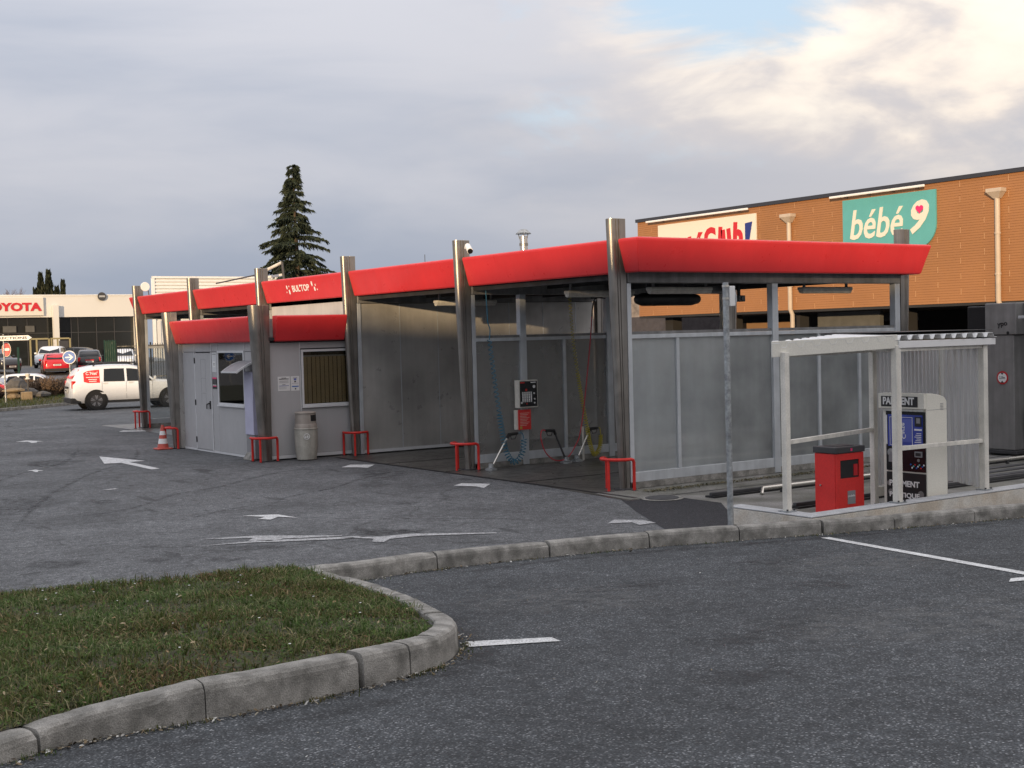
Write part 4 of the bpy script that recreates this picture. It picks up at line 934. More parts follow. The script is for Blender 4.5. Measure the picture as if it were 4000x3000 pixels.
# ------------------------------------------------------------------ hoop guards, bin, cone
def hoop(label, c, outv, r=.25, h=.47):
    """three-legged rail wrapped round a column foot"""
    t = thing('hoop_guard', label, 'guard rail', (c[0],c[1],0), 0, 'red hoop guards round the column feet')
    o = Vector(outv).normalized(); l = Vector((-o.y,o.x)); C = Vector(c)
    A = C+l*r-o*.04; B = C-l*r-o*.04; N = C+o*r*1.0
    P3 = lambda p, z: (p.x,p.y,z)
    arc = [A+(Vector((0,0)))]
    pts = [P3(A,.008),P3(A,h-.05),P3(A+o*.02,h-.012),P3(A+o*.07,h)]
    for k in range(1,8):
        a = math.pi/2-math.pi*k/8; pts.append(P3(C+l*(r*math.sin(a))+o*(.03+(r-.03)*math.cos(a)),h))
    pts += [P3(B+o*.07,h),P3(B+o*.02,h-.012),P3(B,h-.05),P3(B,.008)]
    MB().tube(pts, .024, 10).build('rail', 'red_steel', t, smooth=True)
    MB().tube([P3(C+o*(r*.98),.008),P3(C+o*(r*.98),h-.01)], .022, 10).build('leg', 'red_steel', t, smooth=True)
    for p in (A,B,C+o*(r*.98)): MB().lathe([(.045,0),(.045,.008)], (p.x,p.y,.005), 12).build('foot_plate', 'dark_grey', t)
hoop('red steel hoop guard at the column by the frosted glass end wall', (-.17,0), (-1,-.25))
hoop('red steel hoop guard at the column with the security camera', (-.13,S), (-1,-.25))
hoop('red steel hoop guard between the kiosk window and the steel panel wall', (-.10,2*S-.06), (-.6,-1), .24)
hoop('red steel hoop guard before the kiosk corner column', (-1.98,8.60), (-.8,-.9), .25)
hoop('red steel hoop guard behind the striped traffic cone', (-2.06,13.24), (-1,.3), .22)
hoop('red steel hoop guard at the last column, near the white car', (-.10,5*S), (-1,-.25), .26)
bn = thing('litter_bin', 'round beige litter bin with brown domed top beside the kiosk', 'litter bin', (-1.22,8.33,0))
bc = (-1.22,8.33,0)
MB().lathe([(.165,.004),(.19,.02),(.215,.22),(.225,.50),(.222,.60)], bc, 32).build('body', 'bin_beige', bn, smooth=True)
MB().lathe([(.230,.60),(.236,.612),(.230,.626),(.215,.628),(.214,.60)], bc, 32).build('rim', 'bin_beige', bn, smooth=True)
dm = MB().lathe([(.220,.627),(.215,.70),(.205,.71),(.198,.90),(.19,.905)], bc, 32).build('dome', 'bin_dome', bn, smooth=True)
MB().lathe([(.205,.905),(.208,.92),(.195,.935),(.12,.945),(.01,.948)], bc, 32).build('lid', 'bin_dome', bn, smooth=True)
for ang in (-62,118):
    a = R(ang); MB().loft([[(bc[0]+rr*math.cos(a+dx),bc[1]+rr*math.sin(a+dx),z) for dx in (-.42,-.2,0,.2,.42)] + [(bc[0]+(rr-.02)*math.cos(a+dx),bc[1]+(rr-.02)*math.sin(a+dx),z) for dx in (.42,.2,0,-.2,-.42)] for z,rr in ((.76,.2065),(.88,.2035))]).build('opening', 'black', dm)
a = R(-112); oc = Vector((bc[0]+.228*math.cos(a),bc[1]+.228*math.sin(a),.47)); nx = Vector((math.cos(a),math.sin(a),0)); tx = Vector((-math.sin(a),math.cos(a),0))
M3 = Matrix((( tx.x,0,nx.x),(tx.y,0,nx.y),(0,1,0)))
ringp = MB(); ring_o = circ(.058,24); ring_i = circ(.048,24); n = 24
vs = [oc+M3@Vector((p[0],p[1],z)) for z in (-.012,.006) for pp in (ring_o,ring_i) for p in pp]
ringp.add(vs, [(2*n+i,2*n+(i+1)%n,3*n+(i+1)%n,3*n+i) for i in range(n)]+[(i,(i+1)%n,2*n+(i+1)%n,2*n+i) for i in range(n)]+[(n+i,3*n+i,3*n+(i+1)%n,n+(i+1)%n) for i in range(n)])
ringp.build('emblem', 'white', bn)
for px,py,w,h in ((-.022,-.012,.022,.03),(-.022,.014,.012,.014),(.012,.016,.012,.014),(.006,-.010,.010,.034),(.022,-.016,.010,.030),(.020,.004,.020,.010)):
    poly_face([(px-w/2,py-h/2),(px+w/2,py-h/2),(px+w/2,py+h/2),(px-w/2,py+h/2)], oc, M3, -.01, .006).build('emblem_figure', 'white', bn)
cn = thing('traffic_cone', 'faded red and white striped traffic cone beside the kiosk', 'traffic cone', (-2.33,13.30,0))
cz = (-2.33,13.30,0)
def cr(z): return .125-.095*(z-.03)/.50
MB().prism([(cz[0]-.17,cz[1]-.17),(cz[0]+.17,cz[1]-.17),(cz[0]+.17,cz[1]+.17),(cz[0]-.17,cz[1]+.17)], .004, .035).build('base', 'cone_red', cn, bevel=.01)
for z0,z1,mm in ((.035,.13,'cone_red'),(.13,.24,'white'),(.24,.32,'cone_red'),(.32,.41,'white'),(.41,.54,'cone_red')): MB().lathe([(cr(z0),z0),(cr(z1),z1)], cz, 20).build('band', mm, cn, smooth=True)

# ------------------------------------------------------------------ payment shelter, wall, machine, bin, pole
lw = thing('low_wall', 'low L-shaped rendered wall under the payment shelter', 'wall', (-1.3,-4.8,0))
MB().prism([(-1.42,-3.58),(-1.42,-4.92),(9.5,-4.92),(9.5,-4.69),(-1.19,-4.69),(-1.19,-3.58)], 0.002, .205).build('wall', 'wall_render', lw, bevel=.012)
MB().prism([(-1.425,-3.575),(-1.425,-4.925),(9.5,-4.925),(9.5,-4.685),(-1.185,-4.685),(-1.185,-3.575)], .206, .222).build('coping', 'wall_cap', lw, bevel=.008)
she = thing('payment_shelter', 'cream steel shelter with corrugated roof over the payment machine', 'shelter', (.4,-4.4,0))
def post(x, y, z0, z1, w=.075):
    MB().box(x-w/2,x+w/2,y-w/2,y+w/2,z0,z1).build('post', 'cream_steel', she, bevel=.006)
    MB().box(x-.075,x+.075,y-.075,y+.075,z0,z0+.012).build('foot_plate', 'galv', she)
    for a in (-.055,.055): MB().lathe([(.012,0),(.012,.02)], (x+a,y-.055,z0+.012), 6).build('bolt', 'dark_grey', she)
post(-1.30,-4.44,.224,2.04); post(.16,-4.81,.224,2.08,.085); post(1.87,-4.76,.224,2.07,.085); post(1.06,-3.70,.006,2.06); post(2.40,-3.70,.006,2.06)
def slabq(a, b, t, z0a, z1a, z0b, z1b, name, m='cream_steel', bev=.004):
    a = Vector(a); b = Vector(b); d = (b-a).normalized(); n = Vector((-d.y,d.x))*t
    return MB().hexa([(*a,z0a),(*b,z0b),(*(b+n),z0b),(*(a+n),z0a),(*a,z1a),(*b,z1b),(*(b+n),z1b),(*(a+n),z1a)]).build(name, m, she, bevel=bev)
slabq((-1.43,-4.38),(.155,-4.845),.03,1.985,2.165,2.045,2.205,'fascia_board','machine_cream')
slabq((.165,-4.86),(2.02,-4.84),.03,2.045,2.13,2.045,2.125,'fascia_board','white')
MB().bar((.22,-4.81,2.025),(1.82,-4.76,2.025),.05,.04).build('header_rail', 'cream_steel', she)
MB().bar((1.08,-3.70,2.025),(2.36,-3.70,2.025),.05,.04).build('header_rail', 'cream_steel', she); MB().bar((-1.26,-4.42,2.0),(1.03,-3.72,2.0),.05,.04).build('header_rail', 'cream_steel', she)
MB().bar((1.89,-4.71,2.02),(2.38,-3.75,2.02),.05,.05).build('header_rail', 'cream_steel', she); MB().bar((.16,-4.76,2.03),(1.03,-3.74,2.02),.05,.05).build('header_rail', 'cream_steel', she)
MB().bar((-1.25,-4.42,1.01),(1.02,-3.70,.985),.045,.05).build('guard_rail', 'cream_steel', she, bevel=.004); MB().bar((.21,-4.81,.86),(1.82,-4.76,.845),.045,.05).build('guard_rail', 'cream_steel', she, bevel=.004)
# trapezoidal roof sheet: ribs run across, their ends show above the right-hand fascia
def rib(u): 
    u = u % .205
    return (0 if u < .075 else (u-.075)/.03 if u < .105 else 1 if u < .155 else 1-(u-.155)/.03 if u < .185 else 0)
us = []; u = 0.
while u < 3.46:
    us.append(u); u += (.0375 if (u % .205) < .07 else .025)
us = sorted(set([k*.205+d for k in range(17) for d in (0,.075,.105,.155,.185)]))
def rtop(x): return 2.142 if x > .16 else 2.142+.0*(x)
top = []; bot = []
for u in us:
    x = -1.42+u
    if x > 2.03: break
    yf = -4.385+( (x+1.42)/(1.58) )*(-.465) if x < .16 else -4.862
    yb = -4.42+(x+1.3)/(2.36)*.80 if x < 1.06 else -3.62
    z = 2.145+.052*(1-rib(u))-(.055*(1-min(1,(x+1.42)/1.58)))
    top.append(((x,yf,z),(x,max(yb,yf+.02),z+.03)))
rm = MB(); n = len(top)
rm.add([p for a,b in top for p in (a,b)]+[(p[0],p[1],p[2]-.004) for a,b in top for p in (a,b)], [(2*i,2*i+2,2*i+3,2*i+1) for i in range(n-1)]+[(2*n+2*i,2*n+2*i+1,2*n+2*i+3,2*n+2*i+2) for i in range(n-1)]+[(2*i,2*n+2*i,2*n+2*i+2,2*i+2) for i in range(n-1)])
rm.build('roof_sheet', 'white', she)
MB().box(.165,2.025,-4.79,-3.62,2.2305,2.236).build('roof_capping', 'dark_grey', she)
# corrugated translucent back sheet
cs = []; x = 1.09
xx = np.arange(1.10,2.36,.0095)
for q in xx:
    ph = ((q-1.10) % .076)/.076; dpt = .018*max(-1,min(1,2.4*math.sin(2*math.pi*ph))); cs.append((q,-3.72+dpt))
cm = MB(); n = len(cs); cm.add([(a,b,z) for z in (.26,2.0) for a,b in cs], [(i,i+1,n+i+1,n+i) for i in range(n-1)]); cm.build('corrugated_sheet', 'poly_sheet', she)
sa, sb = Vector((1.905,-4.70)), Vector((2.395,-3.75)); sdv = (sb-sa).normalized(); snv = Vector((-sdv.y,sdv.x)); Ls_ = (sb-sa).length; cs = []
for k in range(int(Ls_/.19)+1):
    for u_, d_ in ((0,0),(.10,0),(.115,.03),(.165,.03),(.18,0)):
        u2 = k*.19+u_
        if u2 <= Ls_: q2 = sa+sdv*u2+snv*d_; cs.append((q2.x,q2.y))
cm = MB(); n = len(cs); cm.add([(a,b,z) for z in (.24,2.0) for a,b in cs], [(i,i+1,n+i+1,n+i) for i in range(n-1)]); cm.build('corrugated_sheet', 'poly_sheet', she)
MB().box(1.09,2.36,-3.735,-3.705,.12,.24).build('bottom_rail', 'cream_steel', she)
# machine: front looks to -X
mc = thing('payment_machine', 'cream payment machine with dark lettered front under the shelter', 'payment machine', (1.15,-4.26,0))
mx0, mx1, my0, my1 = .97, 1.36, -4.60, -3.93
ringm = lambda y: [(mx0,y,.01),(mx1,y,.01),(mx1,y,1.36),(mx1-.04,y,1.41),(mx1-.14,y,1.445),(mx0+.12,y,1.465),(mx0,y,1.47)]
MB().loft([ringm(my0),ringm(my1)]).build('cabinet', 'machine_cream', mc, bevel=.008, smooth=False)
MB().box(mx0-.05,mx0-.001,my0,my1+.03,1.275,1.465).build('header_box', 'machine_cream', mc, bevel=.006)
MB().box(mx0-.056,mx0-.051,my0+.09,my1-.02,1.30,1.43).build('header_sign', 'black', mc)
text('PAIEMENT', .48, (mx0-.0562,my1-.05,1.325), FACE_NX, 'white', mc, 'sign_lettering', .095, .003, .035)
MB().box(mx0-.03,mx0-.001,my0+.02,my1-.02,1.245,1.268).build('hood_light', 'steel_strip', mc)
MB().box(mx0-.012,mx0-.001,my0+.015,my1-.055,.495,1.24).build('front_panel', 'black_gloss', mc)
MB().box(mx0-.012,mx0-.001,my0+.015,my1-.055,.03,.475).build('front_panel', 'black', mc)
MB().box(mx0-.017,mx0-.013,my0+.05,my1-.09,.80,1.20).build('poster', 'blue_poster', mc)
for a,b,c,d in ((my0+.20,my1-.12,.815,.82),(my0+.20,my1-.12,1.165,1.17),(my0+.20,my0+.206,.82,1.165),(my1-.126,my1-.12,.82,1.165)): MB().box(mx0-.020,mx0-.0175,a,b,c,d).build('poster_edge', 'white', mc)
MB().box(mx0-.021,mx0-.0175,my0+.21,my1-.20,.86,1.15).build('poster_field', 'blue_light', mc)
text('Carte', .20, (mx0-.0215,my0+.36,.90), Matrix(((0,0,-1),(0,-1,0),(1,0,0))) , 'white', mc, 'poster_lettering', .06, .002, .01)
for k in range(6): MB().box(mx0-.020,mx0-.0175,my0+.07,my0+.17-.015*(k%3),.86+.022*k,.868+.022*k).build('print_line', 'white', mc)
MB().box(mx0-.022,mx0-.0175,my0+.06,my0+.17,1.01,1.03).build('print_band', 'white', mc)
MB().box(mx0-.03,mx0-.018,my0+.06,my0+.16,1.06,1.18).build('card_reader', 'black', mc, bevel=.005); MB().box(mx0-.033,mx0-.0305,my0+.075,my0+.13,1.10,1.165).build('reader_screen', 'grey_box', mc)
MB().box(mx0-.016,mx0-.0125,my1-.075,my1-.055,.82,1.19).build('poster_border', 'white', mc)
MB().lathe([(.05,-.02),(.05,0)], (mx0-.001,my1-.13,.72), 14, 'x').build('coin_slot', 'galv', mc); MB().box(mx0-.024,mx0-.0125,my1-.17,my1-.10,.60,.70).build('coin_tray', 'grey_box', mc)
MB().box(mx0-.024,mx0-.0125,my0+.06,my0+.17,.68,.75).build('receipt_slot', 'grey_box', mc); MB().box(mx0-.026,mx0-.0245,my0+.075,my0+.155,.695,.735).build('slot_gap', 'black', mc)
for k in range(10): MB().lathe([(.011,-.003),(.011,0)], (mx0-.0125,my0+.04+.022*k,.585-.05*((k*7)%3)/2.5), 8, 'x').build('coin_mark', ('white','sign_blue','sign_red','teal')[k%4], mc)
text('PAIEMENT', .46, (mx0-.0125,my1-.10,.30), FACE_NX, 'white', mc, 'panel_lettering', .075, .003, .032)
text('PRATIQUE', .46, (mx0-.0125,my1-.10,.15), FACE_NX, 'white', mc, 'panel_lettering', .075, .003, .032)
for y,z,r in ((my1-.09,.33,.03),(my1-.12,.22,.04),(my0+.09,.22,.045),(my0+.12,.64,.02)): MB().lathe([(r,-.0015),(r,0)], (mx0-.0125,y,z), 14, 'x').build('glue_spot', 'gantry_grey', mc)
for k in range(5): MB().box(mx1-.13,mx1-.07,my0-.003,my0-.0005,1.33-.018*k,1.336-.018*k).build('vent_slot', 'grey_box', mc)
MB().box(mx0+.01,mx1,my0-.002,my0-.0003,1.262,1.266).build('panel_joint', 'grey_box', mc)
# red bin, opening faces -Y
rbn = thing('red_waste_bin', 'red metal waste bin with dark lid under the payment shelter', 'waste bin', (.2,-3.85,0))
bx0,bx1,by0,by1 = -.05,.44,-4.06,-3.71
MB().box(bx0,bx1,by0+.02,by1,.01,.70).build('body', 'red_bin', rbn, bevel=.006)
for a,b,c,d in ((bx0,bx0+.07,.01,.70),(bx1-.08,bx1,.01,.70),(bx0+.07,bx1-.08,.01,.42),(bx0+.07,bx1-.08,.625,.70)): MB().box(a,b,by0,by0+.019,c,d).build('front_panel', 'red_bin', rbn)
MB().box(bx0+.071,bx1-.081,by0+.014,by0+.0195,.421,.624).build('opening', 'black', rbn); MB().box(bx1-.17,bx1-.10,by0+.008,by0+.0135,.44,.57).build('sticker', 'sign_red', rbn)
MB().box(bx0+.19,bx0+.33,by0-.004,by0-.0005,.125,.275).build('label_plate', 'grey_box', rbn)
text('poubelle', .12, (bx0+.20,by0-.0042,.20), FACE_NY, 'white', rbn, 'label_lettering', .03, .001, .01)
dr = MB().box(bx0-.006,bx0-.0005,by0+.02,by1-.07,.02,.69).build('door', 'red_bin', rbn, bevel=.003); MB().lathe([(.012,-.012),(.012,0)], (bx0-.006,by1-.10,.34), 10, 'x').build('lock', 'steel_strip', dr)
lid = MB(); lid.box(bx0-.015,bx1+.015,by0-.015,by1+.015,.705,.775); lid.build('lid', 'dark_grey', rbn, bevel=.008); MB().box(bx0+.08,bx1-.08,by0+.08,by1-.08,.776,.780).build('ash_tray', 'black', rbn)
MB().box(bx0+.24,bx0+.27,by0-.018,by0-.0155,.725,.755).build('mark', 'pink', rbn)
rbn.scale = (1,1,1.09)
# galvanised pole
pl = thing('camera_pole', 'leaning galvanised pole with a small white box near its top', 'pole', (-2.05,-4.30,0))
pb, pt_ = Vector((-2.05,-4.30,0)), Vector((-1.98,-4.215,2.84))
pp = lambda z: pb.lerp(pt_, z/2.84)
MB().tube([pp(0),pp(2.84)], .034, 16).build('pole', 'galv', pl, smooth=True)
for z in (2.80,2.66): MB().tube([pp(z-.012),pp(z+.012)], .040, 16).build('clamp', 'steel_strip', pl, smooth=True)
q = pp(2.70)
MB().box(q.x+.025,q.x+.105,q.y-.045,q.y+.015,2.575,2.80).build('box', 'white', pl, bevel=.006)
MB().loft([[(q.x+.105+d*math.cos(a),q.y-.03+d*.4*math.sin(a),z) for a in [2*math.pi*k/8 for k in range(8)]] for z,d in ((2.74,.01),(2.70,.035),(2.64,.04),(2.59,.02))]).build('tag', 'wall_cap', pl, smooth=True)

# ------------------------------------------------------------------ rollover gantry and its tracks
for y, lab in ((-1.62,'steel floor track of the rollover wash, nearer the glazed wall'),(-3.18,'steel floor track of the rollover wash, nearer the shelter')):
    tr = thing('floor_track', lab, 'track', (.1,y,0), 0, 'tracks of the rollover wash')
    MB().box(.12,14,y-.09,y+.09,.006,.03).build('base_strip', 'black', tr); MB().box(.14,14,y-.03,y+.03,.031,.075).build('rail', 'dark_grey', tr, bevel=.006)
for x0, y, lab in ((.88,-1.86,'galvanised wheel guide tube beside the rollover track'),):
    tr = thing('wheel_guide', lab, 'guide rail', (x0,y,0)); MB().tube([(x0-.06,y-.06,.02),(x0+.02,y,.09),(14,y,.09)], .028, 10).build('tube', 'steel_strip', tr, smooth=True)
    for k in range(10): MB().box(x0+.4+1.3*k-.02,x0+.4+1.3*k+.02,y-.02,y+.02,.006,.075).build('foot', 'dark_grey', tr)
for y in (-2.1,-2.42,-2.74): MB().box(3.4,14,y-.07,y+.07,.005,.02).build('drain_grate', 'dark_grey', apron)
ga = thing('rollover_gantry', 'dark grey rollover wash gantry with brushes behind the shelter', 'wash gantry', (8.3,-2.4,0))
MB().box(7.70,9.1,-1.16,-.62,.10,2.10).build('leg', 'gantry_grey', ga, bevel=.015); MB().box(7.68,9.1,-1.22,-.60,2.108,2.66).build('leg_cover', 'gantry_grey', ga, bevel=.015)
MB().box(7.66,9.0,-1.22,-.58,.03,.095).build('foot', 'dark_grey', ga, bevel=.01)
MB().box(7.78,9.05,-.598,-.16,.10,2.62).build('brush_housing', 'black', ga, bevel=.02)
MB().box(7.70,9.1,-4.50,-3.90,.10,2.66).build('leg', 'gantry_grey', ga, bevel=.015)
MB().box(7.9,9.1,-3.89,-1.23,2.30,2.68).build('cross_beam', 'black', ga, bevel=.02)
MB().box(7.62,7.7,-3.89,-1.30,2.38,2.43).build('spoiler_bar', 'wall_cap', ga, bevel=.01)
for y in (-1.75,-3.35): MB().lathe([(.05,.10),(.30,.12),(.33,.6),(.33,1.9),(.30,2.1),(.05,2.12)], (8.5,y,.0), 28).build('vertical_brush', 'black', ga, smooth=True)
MB().box(7.9,8.2,-1.62,-1.24,.32,.80).build('guard_box', 'black', ga, bevel=.01)
MB().box(7.74,7.79,-1.42,-1.36,1.85,2.25).build('sensor', 'wall_cap', ga); MB().box(7.74,7.79,-1.62,-1.36,2.02,2.08).build('sensor_arm', 'wall_cap', ga)
poly_face(circ(.115,28), (7.698,-.93,1.36), FACE_NX, 0, .006).build('height_sign', 'sign_red', ga); poly_face(circ(.088,28), (7.698,-.93,1.36), FACE_NX, .007, .009).build('sign_face', 'white', ga)
text('2,30m', .115, (7.688,-.873,1.335), FACE_NX, 'ink', ga, 'sign_lettering', .05, .002, .01)
for dz, s in ((.068,-1),(-.068,1)): poly_face([(-.03,dz-.018*s),(.03,dz-.018*s),(0,dz+.018*s)], (7.688,-.93,1.36), FACE_NX, 0, .002).build('sign_mark', 'ink', ga)
text('ypo', .20, (7.678,-.86,2.22), FACE_NX, 'black', ga, 'cover_lettering', .09, .003, .02, tilt=.12); poly_face(circ(.028,14), (7.678,-1.06,2.14), FACE_NX, 0, .003).build('mark', 'black', ga)
cy = bpy.data.materials.new('cyan_light'); cy.use_nodes = True; MATS['cyan_light'] = cy
e_ = cy.node_tree.nodes['Principled BSDF']; e_.inputs['Base Color'].default_value = (0,.25,.5,1); e_.inputs['Emission Color'].default_value = (.05,.65,.95,1); e_.inputs['Emission Strength'].default_value = .9
MB().box(7.70,7.76,-.615,-.55,1.72,2.02).build('signal_lamp', 'cyan_light', ga)
mat('blue_lamp', (.01,.01,.2), .4, emis=((.02,.03,.9), .5)); MB().box(7.72,7.775,-.60,-.56,.45,1.68).build('signal_lamp', 'blue_lamp', ga)

# ------------------------------------------------------------------ orange store
XO = 24.46; st = thing('orange_store', 'long store clad in orange boards above an open dark undercroft', 'store building', (30,16,0))
OY0, OY1 = .6, 28.9
MB().box(XO+.05,48,OY0,OY1-.02,3.02,7.06).build('upper_wall', 'clad_back', st)
rows = 16; rh = (7.06-3.02)/rows; L = 1.83; pan = {}
for r_ in range(rows):
    y = OY1-(0 if r_ % 2 else L/2); ys = [OY1]
    yy = OY1-(L if r_ % 2 else L/2)
    while yy > OY0: ys.append(yy); yy -= L
    ys.append(OY0)
    for a, b in zip(ys, ys[1:]):
        key = round(a-b, 3); z0 = 3.02+rh*r_
        if key not in pan:
            mb = MB(); w = a-b
            for k in range(3):
                h0, h1 = rh*k/3+.0025, rh*(k+1)/3-.0025; mb.hexa([(0,-w+.010,h0),(.03,-w+.010,h0),(.03,-.010,h0),(0,-.010,h0),(.005,-w+.010,h1),(.03,-w+.010,h1),(.03,-.010,h1),(.005,-.010,h1)])
            me = mb.mesh('cladding_board'); me.materials.append(MATS['clad_orange']); pan[key] = me
        o = bpy.data.objects.new('cladding_board', pan[key]); col.objects.link(o); o.parent = st; o.location = Vector((XO+.012,a,z0))-Vector(st['_o'])
        if b > OY0+.1: MB().box(XO+.026,XO+.046,b-.011,b+.011,z0+.02,z0+rh-.02).build('joint_cover', 'clad_joint', st)
MB().box(XO-.06,48.1,OY0-.1,OY1+.05,7.065,7.20).build('roof_edge', 'roof_edge', st)
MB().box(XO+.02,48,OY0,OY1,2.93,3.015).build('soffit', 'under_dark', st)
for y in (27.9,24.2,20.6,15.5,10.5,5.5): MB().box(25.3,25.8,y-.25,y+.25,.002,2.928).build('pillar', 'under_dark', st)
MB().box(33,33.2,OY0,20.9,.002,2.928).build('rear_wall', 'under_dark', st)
MB().box(27.0,27.2,22.4,25.9,.002,2.6).build('tan_partition', 'tan_wall', st); MB().box(26.9,27.0,21.0,22.0,.5,2.3).build('grey_partition', 'under_grey', st)
MB().hexa([(25.9,17.0,2.2),(26.1,17.0,2.2),(26.1,20.0,1.9),(25.9,20.0,1.9),(25.9,17.0,2.9),(26.1,17.0,2.9),(26.1,20.0,2.9),(25.9,20.0,2.9)]).build('stair_flank', 'under_grey', st)
MB().box(30,47.9,28.6,28.8,.002,2.928).build('rear_wall', 'under_grey', st)  # wall added to block the bright sky gap under the store
for y0,y1,zt_,zlow,txt in ((27.48,21.71,6.82,5.30,0),(17.36,13.33,6.86,4.94,1)):
    if txt == 0:
        b = MB().box(XO-.05,XO+.005,y1,y0,zlow,zt_).build('sign_board', 'sign_cream', st)
        for ch, y, z, h, w, tl in (('J',27.0,5.52,.70,.45,.1),('o',26.45,5.50,.62,.55,-.1),('u',25.85,5.52,.64,.52,.12),('é',25.25,5.50,.86,.54,-.05),('C',24.62,5.52,.95,.70,.06),('l',23.86,5.55,.92,.22,-.08),('u',23.58,5.56,.76,.54,.10),('b',23.0,5.56,1.02,.56,-.06)):
            text(ch, w, (XO-.0505,y,z), FACE_NX, 'letter_red', st, 'sign_letter', h, .01, .06, tilt=tl)
        poly_face([(.06,.34),(.26,.36),(.46,1.20),(.06,1.16)], (XO-.0505,22.36,5.32), FACE_NX, 0, .01).build('sign_letter', 'letter_navy', st); poly_face(circ(.14,14,.14,.14), (XO-.0505,22.36,5.32), FACE_NX, 0, .01).build('sign_letter', 'letter_navy', st)
    else:
        pts = [(0,0),(0,-1.92)]+[(4.03-.8+.8*math.sin(a),-1.92+.8-.8*math.cos(a)) for a in [math.pi/2*k/8 for k in range(9)]]+[(4.03,0)]
        poly_face(pts, (XO+.005,y0,zt_), FACE_NX, 0, .06).build('sign_board', 'teal', st)
        text('bébé', 2.35, (XO-.0555,17.02,5.42), FACE_NX, 'sign_cream', st, 'sign_lettering', 1.05, .02, .012, .22)
        text('9', .78, (XO-.0555,14.38,5.42), FACE_NX, 'sign_cream', st, 'sign_lettering', 1.15, .02, .022, .28)
        hp_ = [(.16*math.sin(a)**3*1.0, .01*(13*math.cos(a)-5*math.cos(2*a)-2*math.cos(3*a)-math.cos(4*a))) for a in [2*math.pi*k/28 for k in range(28)]]
        poly_face(hp_, (XO-.0555,13.98,6.26), FACE_NX, .011, .03).build('heart_mark', 'pink', st)
for y0,y1 in ((27.9,21.85),(17.7,13.56)):
    lb = MB().box(XO-.38,XO-.30,y1,y0,6.95,7.03).build('sign_lamp', 'white', st, bevel=.02)
    for k in range(4):
        y = y1+(y0-y1)*(k+.5)/4; MB().box(XO-.30,XO+.02,y-.02,y+.02,6.97,7.0).build('lamp_arm', 'dark_grey', lb)
for y in (19.95,10.94,2.9):
    hp_ = MB().hexa([(XO-.16,y-.10,6.30),(XO+.0,y-.10,6.30),(XO+.0,y+.10,6.30),(XO-.16,y+.10,6.30),(XO-.30,y-.26,6.50),(XO+.0,y-.26,6.50),(XO+.0,y+.26,6.50),(XO-.30,y+.26,6.50)]).build('rain_hopper', 'pipe_cream', st, bevel=.01)
    MB().box(XO-.31,XO,y-.28,y+.28,6.50,6.62).build('hopper_rim', 'pipe_cream', hp_, bevel=.01)
    pi_ = MB().tube([(XO-.09,y,6.32),(XO-.09,y,3.05),(XO+.02,y,2.85),(XO+.02,y,.0)], .085, 12).build('downpipe', 'pipe_cream', st, smooth=True)
    for z in (5.2,3.9): MB().tube([(XO-.09,y,z-.03),(XO-.09,y,z+.03)], .10, 12).build('pipe_clip', 'pipe_cream', pi_)
hg = MB()
for k in range(260):
    x, y = random.uniform(22.5,23.1), random.uniform(-2.5,10.4); z = 1.55+random.uniform(-.25,.12); a = random.uniform(0,6.28); hg.bar((x,y,z-.3),(x+.2*math.cos(a),y+.3*math.sin(a),z+.15),.05,.03)
hd_ = thing('dry_hedge', 'dry straw-brown clipped hedge before the store undercroft', 'hedge', (22.8,4,0))
MB().box(22.5,23.1,-2.5,10.5,.002,1.72).build('hedge_body', 'straw', hd_, bevel=.08); k_ = hg.build('twigs', 'straw', hd_); k_['kind'] = 'stuff'
hs = thing('far_house', 'dark roofed stone house beyond the end of the orange store', 'house', (36,40,0))
MB().box(33,42,36.5,52,.002,5.6).build('wall', 'stone_house', hs); MB().prism([(32.9,36.3),(42.1,36.3),(42.1,52.2),(32.9,52.2)], 2.35, 3.15).build('eave_band', 'slate', hs); MB().box(32.7,42.3,36.2,52.4,5.61,5.9).build('roof', 'slate', hs)
for y in (38,41,44,47): 
    w_ = MB().box(32.93,32.99,y-.5,y+.5,1.0,2.2).build('window', 'black_gloss', hs); MB().box(32.86,32.92,y-.56,y+.56,.9,.99).build('sill', 'stone_tan', w_)
w2 = thing('rear_shed', 'low shed with terracotta roof seen under the orange store', 'shed', (34,22,0))
MB().box(34.0,38,16,24,.002,2.2).build('wall', 'stone_house', w2); MB().hexa([(33.6,15.8,2.21),(38,15.8,2.21),(38,24.2,2.21),(33.6,24.2,2.21),(34.6,15.8,2.55),(38,15.8,2.55),(38,24.2,2.55),(34.6,24.2,2.55)]).build('roof', 'tan_wall', w2)
for y in (17.5,19.5,21.5,23.2): MB().box(33.93,33.99,y-.08,y+.08,.1,2.1).build('post', 'pipe_cream', w2)

# ------------------------------------------------------------------ dealership and the far side of the road
YT = 102.16
FP = [(39.2,.02),(46.5,.02),(50,-.45),(66,-.45),(78,.45),(86,.82),(140,.9)]
fc = struct(MB().add([(x,y,z) for y,z in FP for x in (-60,120)], [(2*k,2*k+1,2*k+3,2*k+2) for k in range(len(FP)-1)]).build('forecourt', 'asphalt_far'))
def zf(y):
    for (a,za),(b,zb2) in zip(FP,FP[1:]):
        if a <= y <= b: return za+(zb2-za)*(y-a)/(b-a)
    return .9
tb = thing('showroom', 'white showroom with dark glazing and red lettering', 'showroom building', (10,110,.8))
MB().box(-40,27.2,YT,YT+25,4.99,6.86).build('fascia_wall', 'toy_white', tb); MB().box(-40,27.25,YT-.06,YT+25,6.865,6.95).build('coping', 'white', tb)
MB().box(-40,27.1,YT+.6,YT+24,.8,4.985).build('glazing', 'toy_glass', tb)
